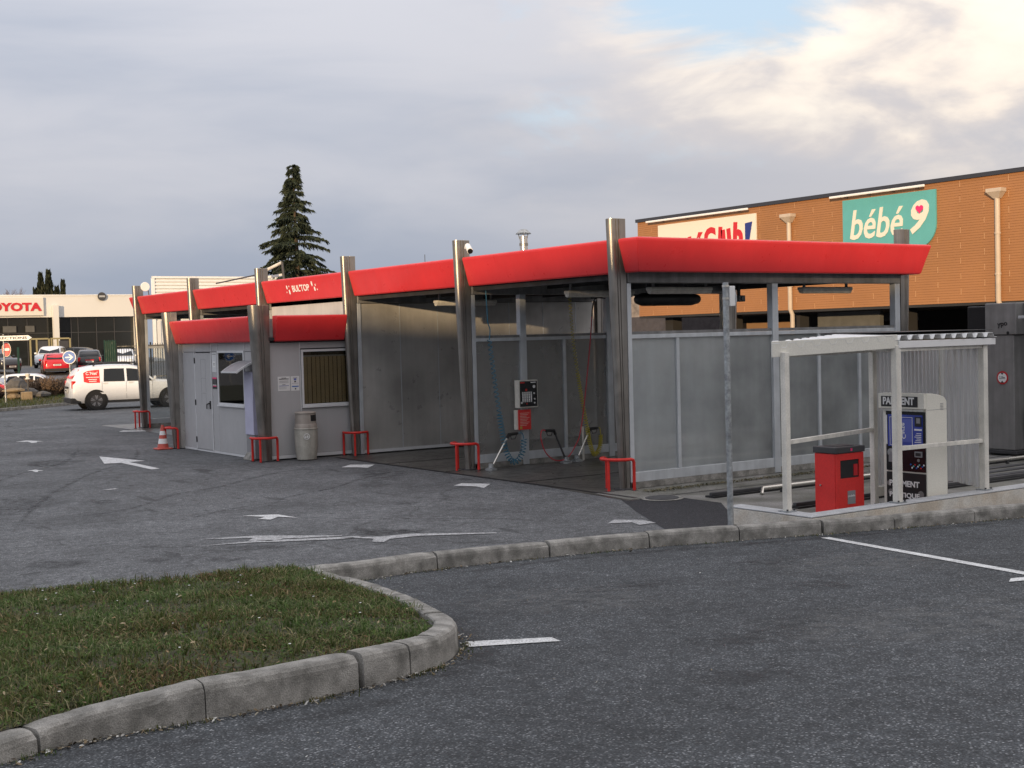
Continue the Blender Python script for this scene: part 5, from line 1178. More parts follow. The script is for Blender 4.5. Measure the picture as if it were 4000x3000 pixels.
for x in (15.8,17.4,21.15,21.76,23.38,24.98,26.66): MB().box(x-.03,x+.03,YT+.55,YT+.595,.85,4.98).build('mullion', 'dark_grey', tb)
for z in (3.63,): MB().box(-40,27,YT+.545,YT+.59,z-.03,z+.03).build('transom', 'dark_grey', tb)
MB().box(19.38,19.84,YT-.5,YT-.05,.8,6.0).build('pillar', 'toy_white', tb); MB().box(26.7,27.2,YT-.05,YT+.5,.8,4.98).build('pillar', 'toy_white', tb)
MB().box(8,18.65,YT-.25,YT-.02,5.14,6.72).build('sign_board', 'toy_sign', tb, bevel=.03)
text('TOYOTA', 5.05, (13.42,YT-.255,5.53), FACE_NY, 'letter_red', tb, 'sign_lettering', .74, .04, .05)
rl = MB().lathe([(.36,0),(.38,.10),(.30,.16)], (23.75,YT-.2,6.78), 20, 'y').build('bulkhead_lamp', 'dark_grey', tb, smooth=True); MB().box(23.48,24.0,YT-.23,YT-.2,6.70,6.86).build('lamp_glass', 'wall_cap', rl)
for x,z,w,h in ((15.9,4.0,1.1,.55),(17.6,4.0,.75,.55)): MB().box(x-w/2,x+w/2,YT+.45,YT+.52,z-h/2,z+h/2).build('window_poster', 'under_grey', tb)
# cream display frames outside
for x0,lab in ((15.9,'pale yellow metal display frame before the showroom glass, by the pillar'),(17.6,'pale yellow metal display frame with dark picture before the showroom')):
    y = 96.; f_ = thing('display_frame', lab, 'display frame', (x0+.6,y,.84))
    for x in (x0,x0+.5,x0+1.5): MB().box(x-.06,x+.06,y-.05,y+.05,.84,3.1+(.05 if x == x0 else 0)).build('post', 'frame_yellow', f_)
    MB().box(x0+.07,x0+1.43,y-.04,y+.04,3.02,3.15).build('header', 'frame_yellow', f_); MB().box(x0+.62,x0+1.38,y-.03,y+.03,1.6,2.9).build('picture', 'dark_grey', f_)
# ribbed white hall behind
hb = thing('ribbed_hall', 'white hall with horizontal ribbed cladding rising above the wash roof', 'hall building', (35,95,.8))
hx0, hx1, hy = 28.6, 70., 103.
MB().prism([(hx0+.3,hy+.05),(hx1,hy+.05),(hx1,hy+12),(hx0+6.0,hy+12)], .8, 8.44).build('wall', 'wave_white', hb)
for k in range(12): MB().box(hx0+.32,hx1-.1,hy-.06,hy+.045,4.72+.31*k,4.72+.31*k+.20).build('cladding_rib', 'white', hb, bevel=.03)
MB().prism([(hx0,hy-.12),(hx1+.2,hy-.12),(hx1+.2,hy+12.2),(hx0+6.0,hy+12.2)], 8.45, 8.64).build('roof_edge', 'white', hb); MB().box(hx0,hx0+.3,hy-.1,hy+.05,.8,8.44).build('corner_trim', 'white', hb)
for k in range(14): MB().box(hx0+.4+.75*k,hx0+.75+.75*k,hy-.05,hy+.045,.85,4.55).build('cladding_sheet', 'wave_white', hb)
# verge, kerb, stones, shrubs
vg = [(-30,27),( -.56,35.9),(.98,37.0),(2.61,38.4),(4.6,39.9),(9,42),(9,47),(-30,47)]
def zv_(x,y): return .10+.012*max(0,y-37)
vm = MB(); vm.add([(x,y,zv_(x,y)) for x,y in vg], [tuple(range(len(vg)))]); vgo = struct(vm.build('verge_soil', 'soil'))
vk = bpy.data.objects.new('verge_kerb', None); col.objects.link(vk); vk['kind'] = 'structure'; vk['_o'] = (0,0,0)
vline = [(-8,32.9),(-4,34.4),(-.56,35.78),(.98,36.92),(2.61,38.3),(4.6,39.8),(9,42)]
for i in range(len(vline)-1):
    a, b = Vector(vline[i]), Vector(vline[i+1]); n_ = max(1,int((b-a).length/1.0))
    for k in range(n_):
        p, q_ = a.lerp(b,k/n_), a.lerp(b,(k+.985)/n_); d = (q_-p).normalized(); nn = Vector((-d.y,d.x))*.14
        MB().prism([tuple(p),tuple(q_),tuple(q_+nn),tuple(p+nn)], .0, .11).build('kerb_stone', 'kerb_concrete', vk, bevel=.012)
vp = []
while len(vp) < 9000:
    x, y = rng.uniform(-4,9), rng.uniform(33,46.5)
    if inside(x,y,vg): vp.append((x,y,zv_(x,y)))
o = blades('verge_grass', vp, .05, .14, .008, [(.07,.085,.025),(.10,.095,.035),(.05,.07,.02)], seed=21); o['kind'] = 'stuff'; o['label'] = 'short grass on the roadside verge'
def boulder(c, s, m_, label, seed):
    r_ = random.Random(seed); mb = MB(); rings = []
    for i in range(6):
        a = math.pi*i/5; rings.append([(c[0]+s[0]*(math.sin(a)*.9+.1)*math.cos(t)*(1+r_.uniform(-.10,.10)) if True else 0, c[1]+s[1]*(math.sin(a)*.9+.1)*math.sin(t)*(1+r_.uniform(-.1,.1)), c[2]+s[2]*(1-math.cos(a))*(1+r_.uniform(-.05,.05))) for t in [2*math.pi*k/9 for k in range(9)]])
    mb.loft(rings); return one(mb, 'boulder', m_, label, 'stone', c, 'stones on the roadside verge', smooth=False)
zb_ = .14
boulder((1.62,42.9,zb_),(.34,.30,.16),'stone_tan','tan lower stone of the roadside stack, by the sign post',1)
boulder((1.68,42.9,zb_+.31),(.50,.32,.10),'stone_tan','flat tan slab topping the roadside stone stack',2)
one(MB().box(1.72,2.15,41.75,42.05,zb_,zb_+.36), 'stone_block', 'stone_tan', 'squared pale block before the roadside stone stack', 'stone', (1.93,41.9,zb_), bevel=.03)
boulder((2.35,43.3,zb_),(.42,.35,.24),'stone_grey','dark grey rock between the stone stack and the brown shrub',3)
boulder((2.0,43.7,zb_),(.5,.4,.46),'stone_grey','tall dark rock behind the roadside stone stack',4)
boulder((2.95,43.2,zb_),(.35,.3,.16),'stone_grey','low dark rock at the foot of the brown shrub',5)
def shrub(c, r, h, n, label, seed, m_='twig_brown'):
    t = thing('bare_shrub', label, 'shrub', c, 0, 'bare shrubs along the verge'); rr = random.Random(seed); mb = MB()
    for k in range(n):
        a = rr.uniform(0,6.28); q = math.sqrt(rr.random()); bx_, by_ = c[0]+r*.5*q*math.cos(a), c[1]+r*.4*q*math.sin(a)
        tx_, ty_ = c[0]+r*q*math.cos(a)+rr.uniform(-.1,.1), c[1]+r*q*math.sin(a)+rr.uniform(-.1,.1); hh = h*rr.uniform(.55,1.05)*(1-.3*q*q)
        mid = (bx_*.5+tx_*.5+rr.uniform(-.05,.05), by_*.5+ty_*.5+rr.uniform(-.05,.05), c[2]+hh*.55)
        mb.bar((bx_,by_,c[2]),mid,.022); mb.bar(mid,(tx_,ty_,c[2]+hh),.014)
        for j in range(3):
            f_ = rr.uniform(.3,1); p = Vector(mid).lerp(Vector((tx_,ty_,c[2]+hh)),f_); mb.bar(p,p+Vector((rr.uniform(-.12,.12),rr.uniform(-.12,.12),rr.uniform(0,.14))),.012)
    mb.build('twigs', m_, t)
    MB().sphere((c[0],c[1],c[2]+.12),.2,10,6,(1,1,.6)).build('root_crown', 'bark', t)
shrub((3.55,44.6,.15),.62,.86,420,'wide brown bare shrub right behind the white car',1)
shrub((2.85,44.9,.15),.45,.80,260,'rounded brown bare shrub beside the lantern post',2)
shrub((4.5,45.4,.15),.6,.80,300,'brown bare shrub hidden by the white car roof end',3)
shrub((1.25,44.3,.15),.40,.55,200,'mauve bare shrub behind the no-entry sign post',4,'twig_mauve')
shrub((.55,43.6,.15),.5,.42,200,'low pale dry shrub left of the stone stack',5)
lt = thing('lantern_post', 'cream lantern head on short dark post among the rocks', 'lantern', (2.25,42.86,.14))
MB().tube([(2.25,42.86,.14),(2.25,42.86,1.0)], .035, 8).build('post', 'dark_grey', lt); MB().lathe([(.11,0),(.11,.03),(.07,.05),(.075,.14),(.105,.18),(.10,.23),(.02,.26)], (2.25,42.86,1.0), 16).build('lantern_head', 'cream_steel', lt, smooth=True)
# road signs, facing the camera
cdir = Vector((-.563,-.826)); SG = Matrix(((.826,0,-.563),(-.563,0,-.826),(0,1,0)))
def postm(t, x, y, z0, z1, r=.03): MB().tube([(x,y,z0),(x,y,z1)], r, 10).build('post', 'galv', t, smooth=True)
ne = thing('no_entry_sign', 'round red no-entry sign with white bar on a thin post', 'road sign', (1.02,41.36,.1)); postm(ne,.97,41.36,.1,2.2,.028)
C_ = (1.05,41.28,2.29); poly_face(circ(.30,32,0,0,.62,1), C_, SG, -.02, 0).build('sign_rim', 'sign_cream', ne); poly_face(circ(.275,32,0,0,.60,1), C_, SG, .002, .012).build('sign_face', 'sign_red', ne); poly_face([(-.13,-.05),(.13,-.05),(.13,.05),(-.13,.05)], C_, SG, .013, .02).build('sign_bar', 'white', ne)
def blue_sign(label, C_, rot, zpost, flip=1):
    b_ = thing('arrow_sign', label, 'road sign', (C_[0],C_[1],.1), 0)
    bk = rot @ Vector((0,0,-.05)); postm(b_, C_[0]+bk.x, C_[1]+bk.y, .05, C_[2]+.2, .03)
    poly_face(circ(.285,36), C_, rot, -.015, 0).build('sign_rim', 'white', b_); poly_face(circ(.255,36), C_, rot, .002, .010).build('sign_face', 'sign_blue', b_)
    poly_face([(-.17,-.025),(.08,-.025),(.08,.025),(-.17,.025)], C_, rot, .011, .018).build('arrow_mark', 'white', b_)
    poly_face([(.17,0),(.04,.125),(-.03,.125),(.085,.013),(.085,-.013),(-.03,-.125),(.04,-.125)], C_, rot, .0185, .026).build('arrow_mark', 'white', b_)
blue_sign('round blue sign with white arrow behind the white car', (3.75,41.88,1.89), SG, 0)
dsn = thing('direction_sign', 'white pointed direction sign with black lettering, above the no-entry sign', 'road sign', (.9,40.6,.1))
ex = SG @ Vector((1,0,0)); P0 = Vector((1.70,39.68,2.745)); Ls = 3.1
poly_face([(-Ls,-.115),(-.16,-.115),(0,0),(-.16,.115),(-Ls,.115)], P0, SG, -.03, 0).build('sign_edge', 'ink', dsn); poly_face([(-Ls+.02,-.095),(-.165,-.095),(-.03,0),(-.165,.095),(-Ls+.02,.095)], P0, SG, .001, .008).build('sign_board', 'white', dsn)
text('TOUTES DIRECTIONS', 2.42, P0-ex*2.64+Vector((0,0,-.05))+SG@Vector((0,0,.009)), SG, 'ink', dsn, 'sign_lettering', .105, .003, .028)
for d_ in (1.2,2.7):
    q_ = P0-ex*d_+SG@Vector((0,0,-.07)); postm(dsn,q_.x,q_.y,.05,2.9,.03)
# fence and gate
fe = thing('bar_fence', 'black vertical bar fence before the showroom cars', 'fence', (14,58,.3)); F0, F1 = Vector((11.45,59.7)), Vector((19.5,54.3)); nb = 70
for k in range(nb+1):
    p = F0.lerp(F1,k/nb); MB().box(p.x-.012,p.x+.012,p.y-.012,p.y+.012,zf(p.y),2.45).build('bar', 'fence_black', fe)
for z in (.55,2.30): MB().bar((F0.x,F0.y,z),(F1.x,F1.y,z),.03,.045).build('rail', 'fence_black', fe)
for k in (0,14,28,42,56,70): p = F0.lerp(F1,k/nb); MB().box(p.x-.035,p.x+.035,p.y-.035,p.y+.035,zf(p.y),2.5).build('post', 'fence_black', fe)
gt = thing('green_gate', 'folded dark green metal gate at the fence end', 'gate', (11.1,59.9,.3))
for k in range(6): 
    p = Vector((10.88,60.05)).lerp(Vector((11.38,59.72)), k/5); MB().box(p.x-.035,p.x+.035,p.y-.03,p.y+.03,.32,2.68-.03*(k%2)).build('upright', 'gate_green', gt)
MB().bar((10.88,60.09,1.5),(11.38,59.76,1.5),.02,2.2).build('mesh_panel', 'gate_green', gt)
gp = one(MB().box(6.55,6.65,62.0,62.1,.3,2.4), 'green_post', 'gate_green', 'slim dark green fence post beside the red hatchback', 'post', (6.6,62.05,.3))

# ------------------------------------------------------------------ cars
def car(label, loc, rz, paint, L=4.2, W=1.78, H=1.55, style='hatch', ride=.2, group=None, stickers=False, rails=False, lower='plastic'):
    """x forward, y left; body lofted through stations"""
    t = thing('parked_car', label, 'car', loc, rz, group); t['_o'] = (0,0,0)
    hb_ = .60*H; hl = L/2
    if style == 'suv':   st_ = [(-1,.46,.56,.72),(-.965,.575,.68,.90),(-.90,.60,.85,.96),(-.82,.61,.935,.98),(-.62,.61,.985,1),(-.30,.605,1,1),(0,.60,.99,1),(.14,.60,.95,1),(.37,.595,.655,1),(.43,.59,.635,.99),(.70,.585,.61,.97),(.88,.58,.59,.93),(.965,.50,.51,.84),(1,.40,.41,.74)]
    else:                st_ = [(-1,.48,.56,.72),(-.96,.62,.68,.88),(-.88,.66,.84,.95),(-.78,.665,.95,.975),(-.55,.665,.99,1),(-.25,.66,1,1),(.02,.65,.985,1),(.18,.645,.93,1),(.46,.64,.66,1),(.52,.63,.64,.99),(.72,.59,.60,.96),(.88,.53,.54,.91),(.965,.46,.47,.82),(1,.38,.39,.72)]
    rings = []; belt = []; roof = []
    for fx, zb, zr, wf in st_:
        x = fx*hl; w = W/2*wf; bz, rz_ = zb*H, zr*H; cab = (rz_-bz) > .10*H
        z0 = ride*(1+.35*max(0,abs(fx)-.85)/.15); wr = w*(.80-.06*(zr-.6)) if cab else w*.90
        half = [(0,z0),(w*.86,z0),(w*.97,z0+.10),(w,H*.36 if bz > H*.40 else bz*.7),(w*.985,bz-.02*H),(w*.955,bz)]
        half += [(w*.955-(w*.955-wr)*.80, bz+(rz_-bz)*.80),(wr,bz+(rz_-bz)*.90 if cab else rz_-.01),(wr*.80,rz_-.004),(0,rz_+.012)]
        ring = [(x,y,z) for y,z in half]+[(x,-y,z) for y,z in half[-2:0:-1]]
        rings.append(ring); belt.append((x,w*.955,bz)); roof.append((x,w*.955-(w*.955-wr)*.80,bz+(rz_-bz)*.80))
    body = MB().loft(rings).build('body', paint, t, smooth=True)
    def lerp_tab(tab, x):
        for i in range(len(tab)-1):
            if tab[i][0] <= x <= tab[i+1][0]:
                f_ = (x-tab[i][0])/(tab[i+1][0]-tab[i][0]); return Vector(tab[i]).lerp(Vector(tab[i+1]), f_)
        return Vector(tab[-1])
    def sidewin(xa, xb, xta, xtb, nm='side_window'):
        for s_ in (1,-1):
            n_ = 5; lo = [lerp_tab(belt, xa+(xb-xa)*k/n_) for k in range(n_+1)]; hi = [lerp_tab(roof, xta+(xtb-xta)*k/n_) for k in range(n_+1)]
            vs = []
            for p, q_ in zip(lo,hi):
                a_ = p.lerp(q_,.06); b_ = p.lerp(q_,.97); vs += [(a_.x,s_*(a_.y+.008),a_.z),(b_.x,s_*(b_.y+.008),b_.z)]
            MB().add(vs, [(2*k,2*k+2,2*k+3,2*k+1) for k in range(n_)]).build(nm, 'car_glass', body)
    if style == 'suv':
        sidewin(-.47*hl,-.12*hl,-.45*hl,-.12*hl); sidewin(-.08*hl,.36*hl,-.08*hl,.16*hl)
        if not stickers: sidewin(-.72*hl,-.36*hl,-.70*hl,-.33*hl)
    else:
        sidewin(-.38*hl,.02*hl,-.34*hl,.02*hl); sidewin(.06*hl,.45*hl,.06*hl,.22*hl); sidewin(-.70*hl,-.43*hl,-.62*hl,-.40*hl)
    # windscreen and rear window: span the lofted roof slope
    def screen(i, j, f0, f1, nm, m_='car_glass', e=.012):
        A, B = rings[i], rings[j]; a_ = Vector(A[7]); b_ = Vector(B[7]); sgn = 1 if b_.x > a_.x else -1
        lo = a_.lerp(b_,f0); hi = a_.lerp(b_,f1); nv = Vector((abs(hi.z-lo.z),0,abs(hi.x-lo.x))).normalized()*e; nv.x *= (1 if lo.x > hi.x else -1)
        k0, k1 = .93, .90
        return MB().add([(lo.x+nv.x,lo.y*k0,lo.z+nv.z),(lo.x+nv.x,-lo.y*k0,lo.z+nv.z),(hi.x+nv.x,-hi.y*k1,hi.z+nv.z),(hi.x+nv.x,hi.y*k1,hi.z+nv.z)],[(0,1,2,3)]).build(nm, m_, body)
    screen(8, 7, .05, .92, 'windscreen', e=.03)
    if stickers: rw = screen(1, 3, .10, .95, 'rear_window', 'red_bin', .05)
    else: screen(1, 3, .06, .90, 'rear_window', e=.045)
    # wheels
    wr_ = .335 if style == 'suv' else .305
    for fx in (-.60,.63):
        for s_ in (1,-1):
            x = fx*hl; yo = W/2*.985
            MB().lathe([(wr_+.075,-.10),(wr_+.075,.012)] if s_ > 0 else [(wr_+.075,-.012),(wr_+.075,.10)], (x,s_*yo,wr_+.005), 24, 'y').build('wheel_arch', 'arch', body)
            wv = MB().lathe([(wr_*.60,-.10),(wr_*.96,-.10),(wr_,-.07),(wr_,.07),(wr_*.95,.10),(wr_*.68,.105),(wr_*.66,.07)], (x,s_*(yo-.07),wr_), 24, 'y'); wh = wv.build('wheel', 'tyre', t, smooth=True)
            MB().lathe([(.02,-.01),(wr_*.64,-.01),(wr_*.66,.0),(.02,.0)], (x,s_*(yo+.022),wr_), 20, 'y').build('hub_back', 'dark_grey', wh)
            for k in range(5):
                a = 2*math.pi*k/5+.3
                for da in (-.16,.16):
                    MB().bar((x+.05*math.cos(a),s_*(yo+.035),wr_+.05*math.sin(a)),(x+wr_*.62*math.cos(a+da),s_*(yo+.035),wr_+wr_*.62*math.sin(a+da)),.035,.02,(0,1,0)).build('spoke', 'rim', wh)
    # trim
    for s_ in (1,-1): 
        MB().box(-.42*hl,.44*hl,s_*W/2*.93-.02,s_*W/2*.93+.02,ride-.01,ride+.10).build('sill', lower, t)
        MB().box(.36*hl,.40*hl,s_*(W/2*.96)-.0,s_*(W/2*.96)+s_*.17,.64*H,.72*H).build('mirror', paint, t, bevel=.03)
        for x in ((-.48*hl,-.06*hl) if style == 'suv' else (-.30*hl,.10*hl)): MB().box(x,x+.16,s_*(W/2*.985),s_*(W/2*.985)+s_*.02,.585*H,.602*H).build('door_handle', 'cabin_trim', body)
        for x in ((-.10*hl,-.50*hl,.34*hl) if style == 'suv' else (.085*hl,-.325*hl)): MB().box(x-.004,x+.004,s_*(W/2*.992),s_*(W/2*.992)+s_*.006,ride+.14,.64*H).build('door_gap', 'grey_box', body)
        z_ = .58*H if style == 'suv' else .56*H
        MB().box(-hl*.965-.04,-hl*.885,s_*W*.385-.08,s_*W*.385+.08+s_*.045,z_-.16,z_+.13).build('tail_lamp', 'lamp_red', t, bevel=.03)
        MB().box(hl*.90,hl*.965,s_*W*.34-.14,s_*W*.34+.10,.44*H,.53*H).build('headlamp', 'lamp_clear', t, bevel=.03)
    MB().box(-hl-.03,-hl*.84,-W*.455,W*.455,ride,ride+.20).build('bumper', lower, t, bevel=.03); MB().box(hl*.90,hl+.01,-W*.36,W*.36,ride,ride+.20).build('bumper', lower, t, bevel=.03)
    MB().box(hl*.95,hl+.012,-W*.27,W*.27,ride+.12,ride+.36).build('grille', 'black_gloss', t, bevel=.04)
    for x, z in ((-hl-.045,.44*H),(hl+.02,ride+.20)):
        p_ = MB().box(x-.01,x+.01,-.26,.26,z-.055,z+.055).build('number_plate', 'plate', t)
        for k in range(7): MB().box(x-.013 if x < 0 else x+.010,x-.0105 if x < 0 else x+.013,-.19+.056*k,-.155+.056*k,z-.032,z+.032).build('plate_mark', 'plate_ink', p_)
    MB().box(-hl-.035,-hl*.97,-.30,.30,.44*H+.07,.44*H+.15).build('boot_handle', lower if paint != 'car_red' else paint, t)
    if rails:
        for s_ in (1,-1): MB().tube([(-.62*hl,s_*W*.345,H*.985),(-.56*hl,s_*W*.35,H+.06),(.05*hl,s_*W*.35,H+.06),(.14*hl,s_*W*.345,H*.975)], .028, 8).build('roof_rail', 'black', t, smooth=True)
    if stickers:
        for s_ in (1,-1):
            n_ = 4; ax, bx_ = -.79*hl, -.53*hl; vs = []
            for k in range(n_+1):
                x = ax+(bx_-ax)*k/n_; p, q_ = lerp_tab(belt,x), lerp_tab(roof,x); a_ = p.lerp(q_,-.02+(.12 if k in (0,) else 0)); b_ = p.lerp(q_,.93-(.10 if k == 0 else 0)); vs += [(a_.x,s_*(a_.y+.009),a_.z),(b_.x,s_*(b_.y+.009),b_.z)]
            MB().add(vs, [(2*k,2*k+2,2*k+3,2*k+1) for k in range(n_)]).build('side_sticker', 'red_bin', body)
        p, q_ = lerp_tab(belt,-.66*hl), lerp_tab(roof,-.66*hl); up_ = (q_-p).normalized(); nr = Vector((1,0,0)).cross(up_)*1; 
        nr = Vector((0,-1,0)); upv = Vector((0,-up_.y,up_.z)).normalized(); xv = Vector((1,0,0)); nv = xv.cross(upv)
        Mx = Matrix(((xv.x,upv.x,nv.x),(xv.y,upv.y,nv.y),(xv.z,upv.z,nv.z)))
        ps = Vector((p.x,-p.y,p.z)); qs = Vector((q_.x,-q_.y,q_.z))
        o_ = ps.lerp(qs,.58)+nv*.012+xv*(-.20)
        text("C.'Net'", .42, o_, Mx, 'white', body, 'sticker_lettering', .12, .004, .02, .1)
        for k,(f_,w_) in enumerate(((.40,.46),(.24,.30),(.10,.26))):
            c_ = ps.lerp(qs,f_)+nv*.012; poly_face([(-w_/2,-.012),(w_/2,-.012),(w_/2,.012),(-w_/2,.012)], c_+xv*.03, Mx, 0, .004).build('sticker_line', 'white', body)
        A, B = Vector(rings[1][7]), Vector(rings[3][7]); lo = A.lerp(B,.1); hi = A.lerp(B,.95); mid = lo.lerp(hi,.5)
        yv = Vector((hi.x-lo.x,0,hi.z-lo.z)).normalized(); xv2 = Vector((0,-1,0)); nv2 = xv2.cross(yv); Mr = Matrix(((xv2.x,yv.x,nv2.x),(xv2.y,yv.y,nv2.y),(xv2.z,yv.z,nv2.z)))
        base = Vector((lo.x,0,lo.z))+nv2*.058
        text("C.'Net", .40, base-xv2*.25+yv*.28, Mr, 'white', body, 'sticker_lettering', .11, .004, .02, .1)
        for k,(v_,w_) in enumerate(((.22,.40),(.16,.55),(.10,.60),(.05,.40))): poly_face([(-w_/2,v_),(w_/2,v_),(w_/2,v_+.022),(-w_/2,v_+.022)], base, Mr, 0, .004).build('sticker_line', 'white', body)
    return t
fa = R(74)
car('white SUV with red stickers and roof rails driving past the car wash', (3.56,33.72,.004), R(-7), 'car_white', 4.32, 1.82, 1.64, 'suv', .26, stickers=True, rails=True)
cg = 'cars parked outside the showroom'
car('white car facing the road beside the red hatchback', (15.25,87.5,.83), fa+math.pi+R(-10), 'car_white', 4.2, 1.86, 1.62, 'suv', .22, cg)
car('red hatchback seen from behind below the blue arrow sign', (13.35,79.4,.50), fa+R(4), 'car_red', 4.0, 1.86, 1.45, 'hatch', .2, cg)
car('black hatchback with red bumper parked before the yellow frames', (16.25,81.3,.60), fa+R(1), 'car_black', 4.0, 1.74, 1.52, 'hatch', .2, cg, lower='car_red')
car('white hatchback facing out behind the bar fence', (18.45,80.3,.56), fa+math.pi+R(-4), 'car_white', 3.9, 1.74, 1.55, 'hatch', .2, cg)
car('dark grey SUV parked behind the no-entry sign', (10.0,82.6,.66), fa+math.pi+R(35), 'car_dark', 4.4, 1.86, 1.68, 'suv', .22, cg)
car('black car standing behind the white car at the glazing', (19.2,96.5,.84), fa+R(60), 'car_black', 4.2, 1.8, 1.5, 'hatch', .2, cg)
car('low red car half hidden behind the rocks and sign post', (3.6,57.0,-.44), R(-20), 'car_red', 4.0, 1.75, 1.40, 'hatch', .2, cg)
car('pale silver car hidden behind the rocks up to its roof', (6.6,58.6,-.44), R(-25), 'car_white', 4.0, 1.75, 1.40, 'hatch', .2, cg)
# ------------------------------------------------------------------ trees
def leafmesh(name, V, F, C, parent, m_='leaf'):
    me = bpy.data.meshes.new(name); me.from_pydata(V.reshape(-1,3).tolist(), [], F.tolist()); me.update()
    me.color_attributes.new('Col','FLOAT_COLOR','POINT').data.foreach_set('color', np.c_[C, np.ones(len(C))].astype(np.float32).ravel())
    return link(name, me, m_, parent)
def sprays(P, D, ln, wd, cols, r, droop=.25):
    """tapered needle sprays: quads starting at P along D"""
    n = len(P); D = D/np.linalg.norm(D,axis=1)[:,None]; a = np.cross(D, r.normal(0,1,(n,3))); a /= np.linalg.norm(a,axis=1)[:,None]
    l = ln*r.uniform(.5,1.4,n)[:,None]; w = wd*r.uniform(.6,1.4,n)[:,None]
    V = np.zeros((n,4,3)); V[:,0] = P-a*w*.5; V[:,1] = P+a*w*.5; m_ = P+D*l*.55; V[:,2] = P+D*l+np.array([0,0,-1])*l*droop; V[:,3] = m_-a*w
    F = np.arange(n*4).reshape(n,4); C = np.repeat(np.array(cols)[r.integers(0,len(cols),n)]*r.uniform(.5,1.5,n)[:,None],4,0); return V, F, C
def conifer(label, base, H, R0, z_low, nb, seed, cols, dens):
    r = np.random.default_rng(seed); t = thing('cedar_tree', label, 'tree', base)
    MB().tube([(base[0],base[1],base[2]),(base[0]+.1,base[1],base[2]+H*.5),(base[0],base[1]+.05,base[2]+H)], [.28,.15,.02], 9).build('trunk', 'bark', t)
    P = []; D = []; limbs = MB()
    for k in range(nb):
        f_ = (k+r.uniform(-.5,.5))/nb; f_ = min(max(f_,0),.995); z = base[2]+z_low+(H-z_low)*f_
        a = r.uniform(0,2*np.pi); Lb = R0*(1-f_)**1.18*r.uniform(.35,1.15)+.16
        rise = .16+.25*f_; pts_ = []
        for s in np.linspace(0,1,7):
            rad = Lb*s; pts_.append(np.array([base[0]+rad*math.cos(a), base[1]+rad*math.sin(a), z+Lb*(rise*s-.42*s*s)]))
        limbs.tube([tuple(p) for p in pts_], [.035*(1-s)+.008 for s in np.linspace(0,1,7)], 4, False)
        m_ = int(dens*(.4+Lb))
        for j in range(m_):
            s = r.uniform(.08,1.0)**.8; i = min(5,int(s*6)); p = pts_[i]*(1-(s*6-i))+pts_[i+1]*(s*6-i) if s < 1 else pts_[-1]
            side_ = r.choice([-1,1]); an = a+side_*r.uniform(.25,1.25); d = np.array([math.cos(an), math.sin(an), r.uniform(-.75,.12)])
            off = np.array([math.cos(an)*1.0, math.sin(an)*1.0, -.35])*r.uniform(0,.34)*Lb*(1.05-s)
            P.append(p+off); D.append(d)
    limbs.build('limbs', 'cedar_green', t)
    V, F, C = sprays(np.array(P), np.array(D), .24, .032, cols, r, .45)
    leafmesh('crown', V-np.array(base), F, C, t)
    return t
conifer('tall dark cedar rising behind the red fascia', (20.1,54.0,.2), 12.2, 3.9, 2.6, 230, 4, [(.034,.046,.032),(.045,.058,.038),(.06,.072,.046),(.024,.032,.022)], 80)
def cypress(label, base, H, w, seed):
    r = np.random.default_rng(seed); t = thing('cypress_tree', label, 'tree', base, 0, 'cypresses behind the showroom'); n = int(2600*H/10)
    MB().tube([base,(base[0],base[1],base[2]+H*.97)], [.18,.02], 6).build('trunk', 'bark', t)
    f_ = r.uniform(.02,1,n); rad = w*np.minimum(1,(1-f_)*2.2)**.7*np.sqrt(r.uniform(.2,1,n))*(1+.2*np.sin(f_*23+seed)); a = r.uniform(0,2*np.pi,n)
    P = np.c_[rad*np.cos(a), rad*np.sin(a), f_*H-.2]; D = np.c_[np.cos(a)*.35, np.sin(a)*.35, np.ones(n)]
    V, F, C = sprays(P, D, .55, .14, [(.016,.022,.014),(.026,.032,.018),(.035,.038,.022)], r, 0); leafmesh('crown', V, F, C, t)
cypress('cypress second in height, left of the tallest cypress', (28.3,139.3,.8), 9.9, .42, 1); cypress('tallest dark cypress behind the showroom roof', (29.05,138.8,.8), 10.2, .55, 2)
cypress('shortest cypress tip between the two taller groups', (29.8,138.3,.8), 8.4, .3, 3); cypress('slim lone cypress nearest the round wall lamp', (30.4,138.0,.8), 9.0, .3, 4); cypress('tiny cypress tip left of the cypress pair', (27.75,139.6,.8), 8.2, .25, 6)
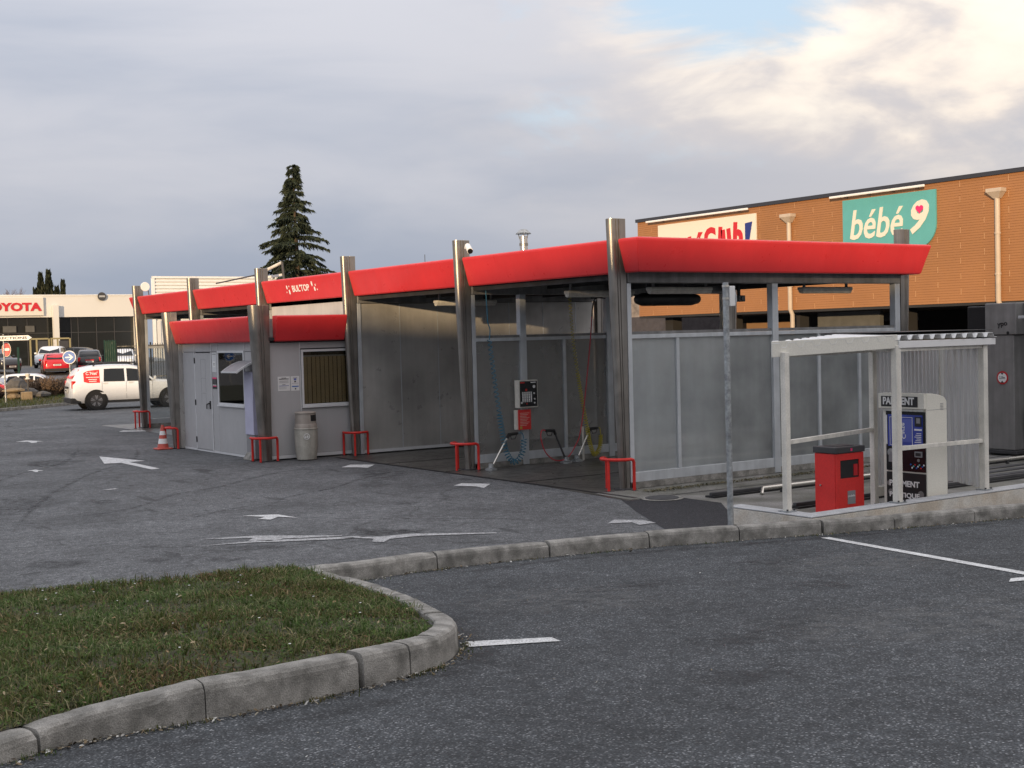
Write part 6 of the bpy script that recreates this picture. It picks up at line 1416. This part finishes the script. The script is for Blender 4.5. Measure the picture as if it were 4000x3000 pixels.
def bare_tree(label, base, H, seed):
    rr = random.Random(seed); t = thing('bare_tree', label, 'tree', base, 0, 'bare trees behind the showroom'); tr_ = MB(); tw = MB()
    def grow(p, d, l, rad, lev):
        q_ = p+d*l; (tr_ if lev < 2 else tw).tube([tuple(p),tuple((p+q_)/2+Vector((rr.uniform(-.1,.1),rr.uniform(-.1,.1),0))*l*.3),tuple(q_)], [rad,rad*.8,rad*.6], 4, False)
        if lev >= 5: return
        for k in range(3 if lev < 4 else 4):
            nd = (d+Vector((rr.uniform(-.8,.8),rr.uniform(-.8,.8),rr.uniform(-.1,.6)))).normalized(); grow(q_ if k else p.lerp(q_,.7), nd, l*rr.uniform(.55,.8), rad*.55, lev+1)
    grow(Vector(base), Vector((0,0,1)), H*.30, .22, 0)
    tr_.build('trunk', 'bark', t); c_ = tw.build('crown', 'twig_mauve', t)
bare_tree('mauve bare tree behind the red lettered sign', (23.4,141,.8), 11.5, 1); bare_tree('bare tree spreading between red lettering and cypresses', (26.0,140,.8), 10.6, 2); bare_tree('bare twiggy tree at the left of the lettered sign', (20.4,143,.8), 11.2, 5)

# ------------------------------------------------------------------ unseen store, added behind the photographer to shade the yard
dN = Vector((.06,.085)).normalized(); dT = Vector((-dN.y,dN.x)); c0 = dN*(-38.9)
sto = thing('shade_store', 'long pale unseen store added behind the parking lot to shade the yard', 'store building', (c0.x,c0.y,0))
def sp(u, v): return tuple(c0+dT*u-dN*v)
MB().prism([sp(-70,0),sp(70,0),sp(70,18),sp(-70,18)], 0, 7.35).build('wall', 'store_wall', sto); MB().prism([sp(-70.1,-.1),sp(70.1,-.1),sp(70.1,18.1),sp(-70.1,18.1)], 7.36, 7.55).build('roof_edge', 'roof_edge', sto)
for k in range(9): 
    u = -60+15*k; MB().prism([sp(u-4,-.03),sp(u+4,-.03),sp(u+4,-.005),sp(u-4,-.005)], .3, 3.0).build('shop_window', 'toy_glass', sto)
# arrow sign whose reflection shows in the kiosk window
RX = Matrix(((.926,0,.378),(.378,0,-.926),(0,1,0)))
blue_sign('round blue arrow sign facing the kiosk window from across the yard', (-18.92,52.03,1.62), RX, 0)
for o in bpy.data.objects:
    if '_o' in o: del o['_o']
